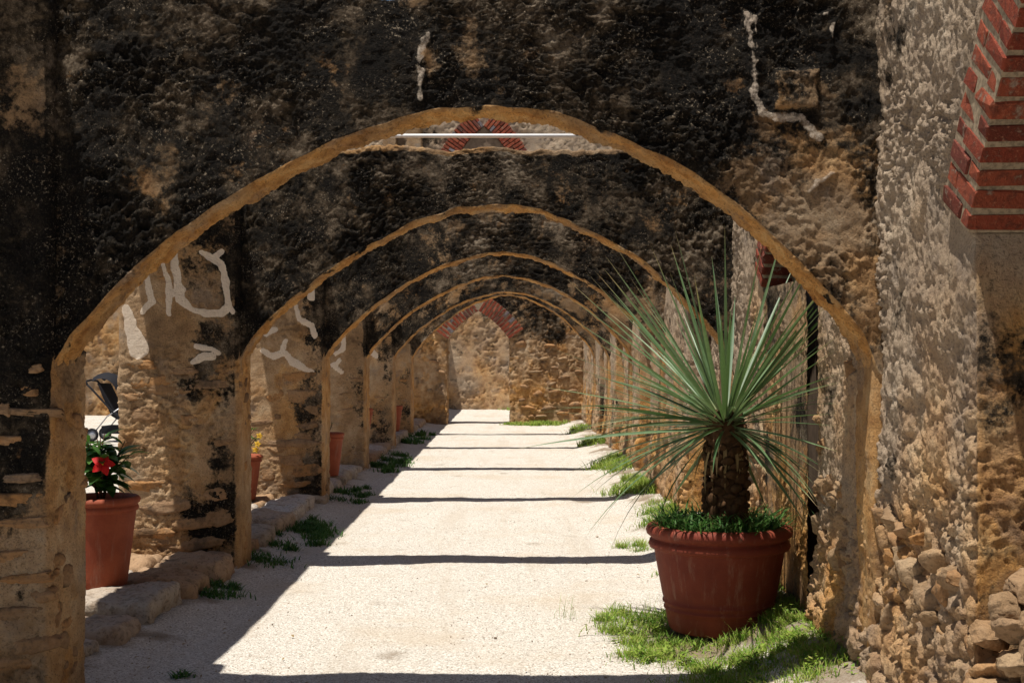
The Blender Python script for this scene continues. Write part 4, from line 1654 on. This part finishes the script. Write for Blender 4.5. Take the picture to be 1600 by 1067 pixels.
grass("grass", "bright green grass tufts along the foot of the right wall behind the yucca", [
    (2400, disc(1.40, 18.3, .22, 1.0, .07), .05, .2, .010, .7, 11), (2200, disc(1.42, 15.2, .22, 1.0, .06), .04, .16, .009, .7, 12),
    (1500, disc(1.45, 12.6, .2, .9, .06), .03, .12, .008, .7, 13), (900, disc(1.42, 23, .2, .9, .06), .04, .18, .014, .7, 14), (500, disc(1.0, 10.9, .2, .3, .03), .03, .12, .005, .9, 15),
    (900, disc(1.4, 27, .2, 1.0, .06), .04, .16, .014, .7, 16)], M_GRASS)
grass("grass", "thin strip of green grass at the base of the far end wall", [
    (1500, disc(0.6, 30.3, .5, .25, .08), .04, .16, .014, .7, 21), (300, disc(-0.1, 30.4, .12, .15, .06), .04, .12, .014, .7, 22), (120, disc(-0.1, 38.6, .3, .15, .1), .05, .14, .02, .7, 23)], M_GRASS)
for i, (lab, cy, rx, ry, n, hh, xc) in enumerate([
        ("dark green grass tuft beside the ledge in front of the red-flowered pot", 8.75, .12, .28, 600, .10, -2.0),
        ("big dark green grass clump beside the ledge at the second pier", 11.7, .26, 1.0, 2300, .11, -1.93),
        ("small dark grass tuft at the corner of the second pier", 10.2, .12, .2, 450, .09, -2.0),
        ("dark green grass clump beside the ledge at the third pier", 15.0, .26, .9, 1200, .10, -1.92),
        ("dark green grass clump beside the ledge at the slender orange pot", 19.4, .28, 1.6, 1900, .14, -1.9),
        ("dark green grass clump beside the ledge near the end wall", 25.0, .28, 2.0, 1300, .14, -1.9)]):
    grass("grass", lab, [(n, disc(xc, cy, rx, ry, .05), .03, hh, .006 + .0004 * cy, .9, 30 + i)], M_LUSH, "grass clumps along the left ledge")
grass("grass", "tiny dark weed sprig on the shaded gravel at the lower left", [(60, disc(-1.72, 6.6, .05, .06, .02), .02, .07, .012, 1.2, 41)], M_LUSH)

# round-leaved weeds near the pot
r_ = np.random.RandomState(3)
V, f, n0 = [], [], 0
for (cx, cy, rx, ry, n) in ((0.98, 7.0, .3, .2, 260), (1.2, 6.75, .3, .25, 300), (0.78, 7.6, .25, .4, 200), (1.5, 7.6, .1, .5, 140), (1.3, 6.3, .35, .3, 240), (1.55, 6.2, .08, .3, 60)):
    xy = disc(cx, cy, rx, ry, .05)(n, r_)
    for p in xy:
        a = r_.rand() * 6.28; el = r_.uniform(-.3, .7); L = r_.uniform(.018, .045); w = L * .45
        h = r_.uniform(.012, .075)
        d = np.array([math.cos(a) * math.cos(el), math.sin(a) * math.cos(el), math.sin(el)])
        s = np.array([-math.sin(a), math.cos(a), 0])
        b0 = p + np.array([0, 0, h])
        V += [b0, b0 + d * L * .5 + s * w * .5, b0 + d * L, b0 + d * L * .5 - s * w * .5]
        f.append((n0, n0 + 1, n0 + 2, n0 + 3)); n0 += 4
o = link("weeds", new_mesh("weeds", np.array(V), np.array(f)), M_GRASS)
tag(o, "small round-leaved weeds scattered in front of the large red pot", "weeds", None, "stuff")

# strap leaved ground cover inside the large pot
def ring(n, r):
    a = r.rand(n) * 2 * np.pi
    q = 0.12 + 0.25 * np.sqrt(r.rand(n))
    return np.stack([POT[0] + q * np.cos(a), POT[1] + q * np.sin(a), 0 * q + 0.585], 1)


grass("pot_grass", "dark green strap-leaved grass filling the top of the large red pot", [(1500, ring, .09, .24, .011, 1.2, 51)], M_LUSH)

# pebbles on the path
r_ = np.random.RandomState(8)
IV, IF = ico(0)
npb = 1700
px_ = r_.uniform(-2.1, 1.5, npb)
py_ = 6.2 + 16 * r_.rand(npb) ** 2.2
sz = r_.uniform(.0025, .006, npb) * np.where(r_.rand(npb) < .02, 2.2, 1)
base = np.stack([px_, py_, gz(px_, py_) + sz * .3], 1)
sh = r_.uniform(.7, 1.3, (npb, 3)) * np.array([1, 1, .6])
V = (base[:, None] + IV[None] * (sz[:, None] * sh)[:, None, :]).reshape(-1, 3)
f = (IF[None] + (np.arange(npb) * 12)[:, None, None]).reshape(-1, 3)
peb = NT("pebble", 0.9, 0.2)
peb.color(peb.ramp(peb.noise(9, 2), [(0.35, (0.12, 0.085, 0.06)), (0.5, (0.35, 0.27, 0.2)), (0.6, (0.5, 0.43, 0.36))]))
o = link("pebbles", new_mesh("pebbles", V, f), peb.m)
tag(o, "small loose pebbles scattered on the gravel path", "pebbles", None, "stuff")


# fallen leaves along the edges of the path
r_ = np.random.RandomState(19)
V, f, n0 = [], [], 0
for q in range(170):
    yy = 6.2 + 14 * r_.rand() ** 1.8
    u_ = r_.rand()
    xx = -2.05 + 0.45 * r_.rand() ** 2 if u_ < .5 else (1.45 - 0.8 * r_.rand() ** 2 if u_ < .85 else r_.uniform(-1.6, .9))
    a = r_.rand() * 6.28; L = r_.uniform(.012, .034); w = L * r_.uniform(.3, .6)
    c0 = np.array([xx, yy, float(gz(xx, yy)) + .012])
    d = np.array([math.cos(a), math.sin(a), r_.uniform(-.1, .35)]); s_ = np.array([-math.sin(a), math.cos(a), r_.uniform(-.3, .3)])
    V += [c0 - d * L * .5, c0 + s_ * w * .5 + np.array([0, 0, .004]), c0 + d * L * .5, c0 - s_ * w * .5 + np.array([0, 0, .004])]
    f.append((n0, n0 + 1, n0 + 2, n0 + 3)); n0 += 4
o = link("leaf_litter", new_mesh("leaf_litter", np.array(V), np.array(f)), M_DRYLEAF)
tag(o, "small dry brown leaves lying along the edges of the gravel path", "leaves", None, "stuff")

# ------------------------------------------------------------------ plants in the small pots
def broad_leaf(L, w, bend=.25):
    V, Fc = [], []
    for i in range(6):
        t = i / 5
        ww = w * math.sin(math.pi * min(1, t * .96 + .02)) ** .8
        z = -bend * L * t * t
        V += [(L * t, -ww / 2, z + ww * .18), (L * t, 0, z), (L * t, ww / 2, z + ww * .18)]
    for i in range(5):
        for j in (0, 1):
            Fc.append((i * 3 + j, i * 3 + j + 1, i * 3 + j + 4, i * 3 + j + 3))
    return new_mesh("leaf", V, Fc)


BL = [broad_leaf(1, .42, .2), broad_leaf(1, .5, .4), broad_leaf(1, .36, .3)]
for me in BL:
    me.materials.append(M_GREEN)
PET = broad_leaf(1, .8, .5)
PET.materials.append(M_RED)
PETY = broad_leaf(1, .7, .4)
PETY.materials.append(M_YEL)


def shrub(name, label, loc, h, spread, nst, nlf, leafL, seed, flowers=0, petal=None, fl_pos=None):
    r = random.Random(seed)
    t = thing(name, label, "plant", loc)
    for s in range(nst):
        a = r.random() * 6.28
        top = Vector((math.cos(a) * spread * r.random(), math.sin(a) * spread * r.random(), h * r.uniform(.65, 1)))
        mid = top * .5 + Vector((r.gauss(0, .02), r.gauss(0, .02), .03))
        MB().tube([(0, 0, -0.03), mid, top], [.006, .005, .003], 5).build("stem", M_BARK, t)
        for _ in range(nlf):
            q = r.uniform(.25, 1)
            p = (Vector((0, 0, 0)).lerp(mid, q * 2) if q < .5 else mid.lerp(top, q * 2 - 1))
            o = link("leaf", r.choice(BL), None, t, p)
            o.rotation_euler = (Matrix.Rotation(r.random() * 6.28, 3, 'Z') @ Matrix.Rotation(-r.uniform(-.3, .9), 3, 'Y')).to_euler()
            s_ = leafL * r.uniform(.7, 1.2)
            o.scale = (s_, s_, s_)
    for i in range(flowers):
        p = fl_pos[i] if fl_pos else (r.gauss(0, spread * .5), r.gauss(0, spread * .5), h * r.uniform(.7, 1))
        fo = MB().lathe([(0.0, -.01), (.006, 0), (.004, .012), (0.0, .02)], 8).build("flower", M_YEL, t, True, p)
        fo.rotation_euler = (1.1, 0, .4)
        for j in range(5):
            pe = link("petal", petal, None, fo, (0, 0, 0))
            pe.rotation_euler = (Matrix.Rotation(j * 1.2566, 3, 'Z') @ Matrix.Rotation(-.35, 3, 'Y')).to_euler()
            s_ = 0.07 if petal is PET else 0.035
            pe.scale = (s_, s_, s_)
    return t


shrub("flowering_plant", "leafy green plant with one red blossom in the wide pot beside the nearest pier", (-2.68, 8.3, .66), .48, .20, 16, 11, .15, 1, 1, PET, [(0.075, -0.2, .30)])
shrub("flowering_plant", "small bright green plant with yellow blossoms half hidden behind the second pier", (-2.80, 13.25, .6), .32, .16, 8, 7, .07, 2, 3, PETY, [(.16, -.1, .14), (.14, -.1, .08), (.17, -.05, .22)])
shrub("sprig", "sparse low sprig in the narrow tall orange pot behind the third pier", (-2.32, 15.9, .68), .16, .07, 4, 4, .05, 3)
shrub("small_shrub", "small dark green shrub in the farthest rounded pot", (-2.42, 25.2, .66), .34, .10, 8, 9, .09, 4)

# folded blue parasol
pa = thing("parasol", "folded dark blue parasol standing in the opening above the slender orange pot", "parasol", (-2.47, 20.6, .2))
MB().tube([(0, 0, 0), (0, 0, 1.45)], .014, 8).build("pole", M_METAL, pa)
b = MB()
V, Fc = [], []
for i in range(9):
    t = i / 8
    R = [.012, .03, .055, .075, .085, .08, .065, .04, .014][i]
    for j in range(16):
        a = j / 16 * 6.283
        rr = R * (1 + .28 * math.cos(a * 8))
        V.append((rr * math.cos(a), rr * math.sin(a), .72 + .68 * t))
Fc = [(i * 16 + j, i * 16 + (j + 1) % 16, (i + 1) * 16 + (j + 1) % 16, (i + 1) * 16 + j) for i in range(8) for j in range(16)]
link("canopy", new_mesh("canopy", V, Fc), M_BLUE, pa)

# ------------------------------------------------------------------ stroller in the yard
st = thing("stroller", "black and blue stroller parked in the bright yard behind the red-flowered pot", "stroller", (-7.16, 23.2, .1), None, math.radians(172))
for s in (-1, 1):
    MB().tube([(-.42, s * .24, .12), (0, s * .25, .52), (.42, s * .25, .95), (.50, s * .25, 1.02)], .018, 8).build("frame", M_BLACK, st)
    MB().tube([(.40, s * .24, .12), (.12, s * .25, .45), (-.15, s * .25, .62)], .013, 8).build("frame", M_METAL, st)
    for x in (-.42, .40):
        w = thing("wheel", None, None)
        for kx in list(w.keys()):
            del w[kx]
        w.parent = st
        w.location = (x, s * .26, .12)
        prof = [(.09, -.02), (.118, -.018), (.12, 0), (.118, .018), (.09, .02), (.09, -.02)]
        ty = MB().lathe(prof, 20).build("tyre", M_BLACK, w)
        ty.rotation_euler = (math.pi / 2, 0, 0)
        rim = MB().lathe([(0.001, -.012), (.09, -.008), (.09, .008), (0.001, .012)], 16).build("rim", M_METAL, w)
        rim.rotation_euler = (math.pi / 2, 0, 0)
MB().tube([(.50, -.25, 1.02), (.54, -.22, 1.08), (.55, 0, 1.10), (.54, .22, 1.08), (.50, .25, 1.02)], .02, 8).build("handle", M_BLACK, st)
# seat shell
V, Fc = [], []
prof = [(-.38, .40), (-.34, .36), (-.05, .40), (.05, .46), (.22, .80), (.30, 1.0), (.33, 1.04), (.27, 1.03), (.16, .82), (.0, .52), (-.1, .46), (-.32, .43)]
for (x, z) in prof:
    for s in (-1, 1):
        V.append((x, s * .22, z))
n = len(prof)
Fc = [(2 * i, 2 * i + 1, 2 * ((i + 1) % n) + 1, 2 * ((i + 1) % n)) for i in range(n)] + [tuple(2 * i for i in range(n - 1, -1, -1)), tuple(2 * i + 1 for i in range(n))]
link("seat", new_mesh("seat", V, Fc, False), M_BLACK, st)
V, Fc = [], []
for i in range(9):
    a = math.radians(20 + 105 * i / 8)
    for j in range(9):
        y = -.24 + .48 * j / 8
        rr = .44 * (1 - .25 * (y / .24) ** 2)
        V.append((.24 - rr * math.cos(a) * .9, y, .82 + rr * math.sin(a) * .95))
Fc = [(i * 9 + j, i * 9 + j + 1, (i + 1) * 9 + j + 1, (i + 1) * 9 + j) for i in range(8) for j in range(8)]
link("canopy", new_mesh("canopy", V, Fc), M_BLACK, st)
MB().box((-.2, -.2, .14), (.25, .2, .28)).build("basket", M_BLACK, st, False)
MB().tube([(-.18, -.24, .66), (-.28, -.18, .68), (-.30, 0, .69), (-.28, .18, .68), (-.18, .24, .66)], .018, 8).build("bumper_bar", M_BLUE, st)

for ob in list(scene.objects):
    if ob.name.startswith("wheel") and "label" in ob.keys():
        del ob["label"]
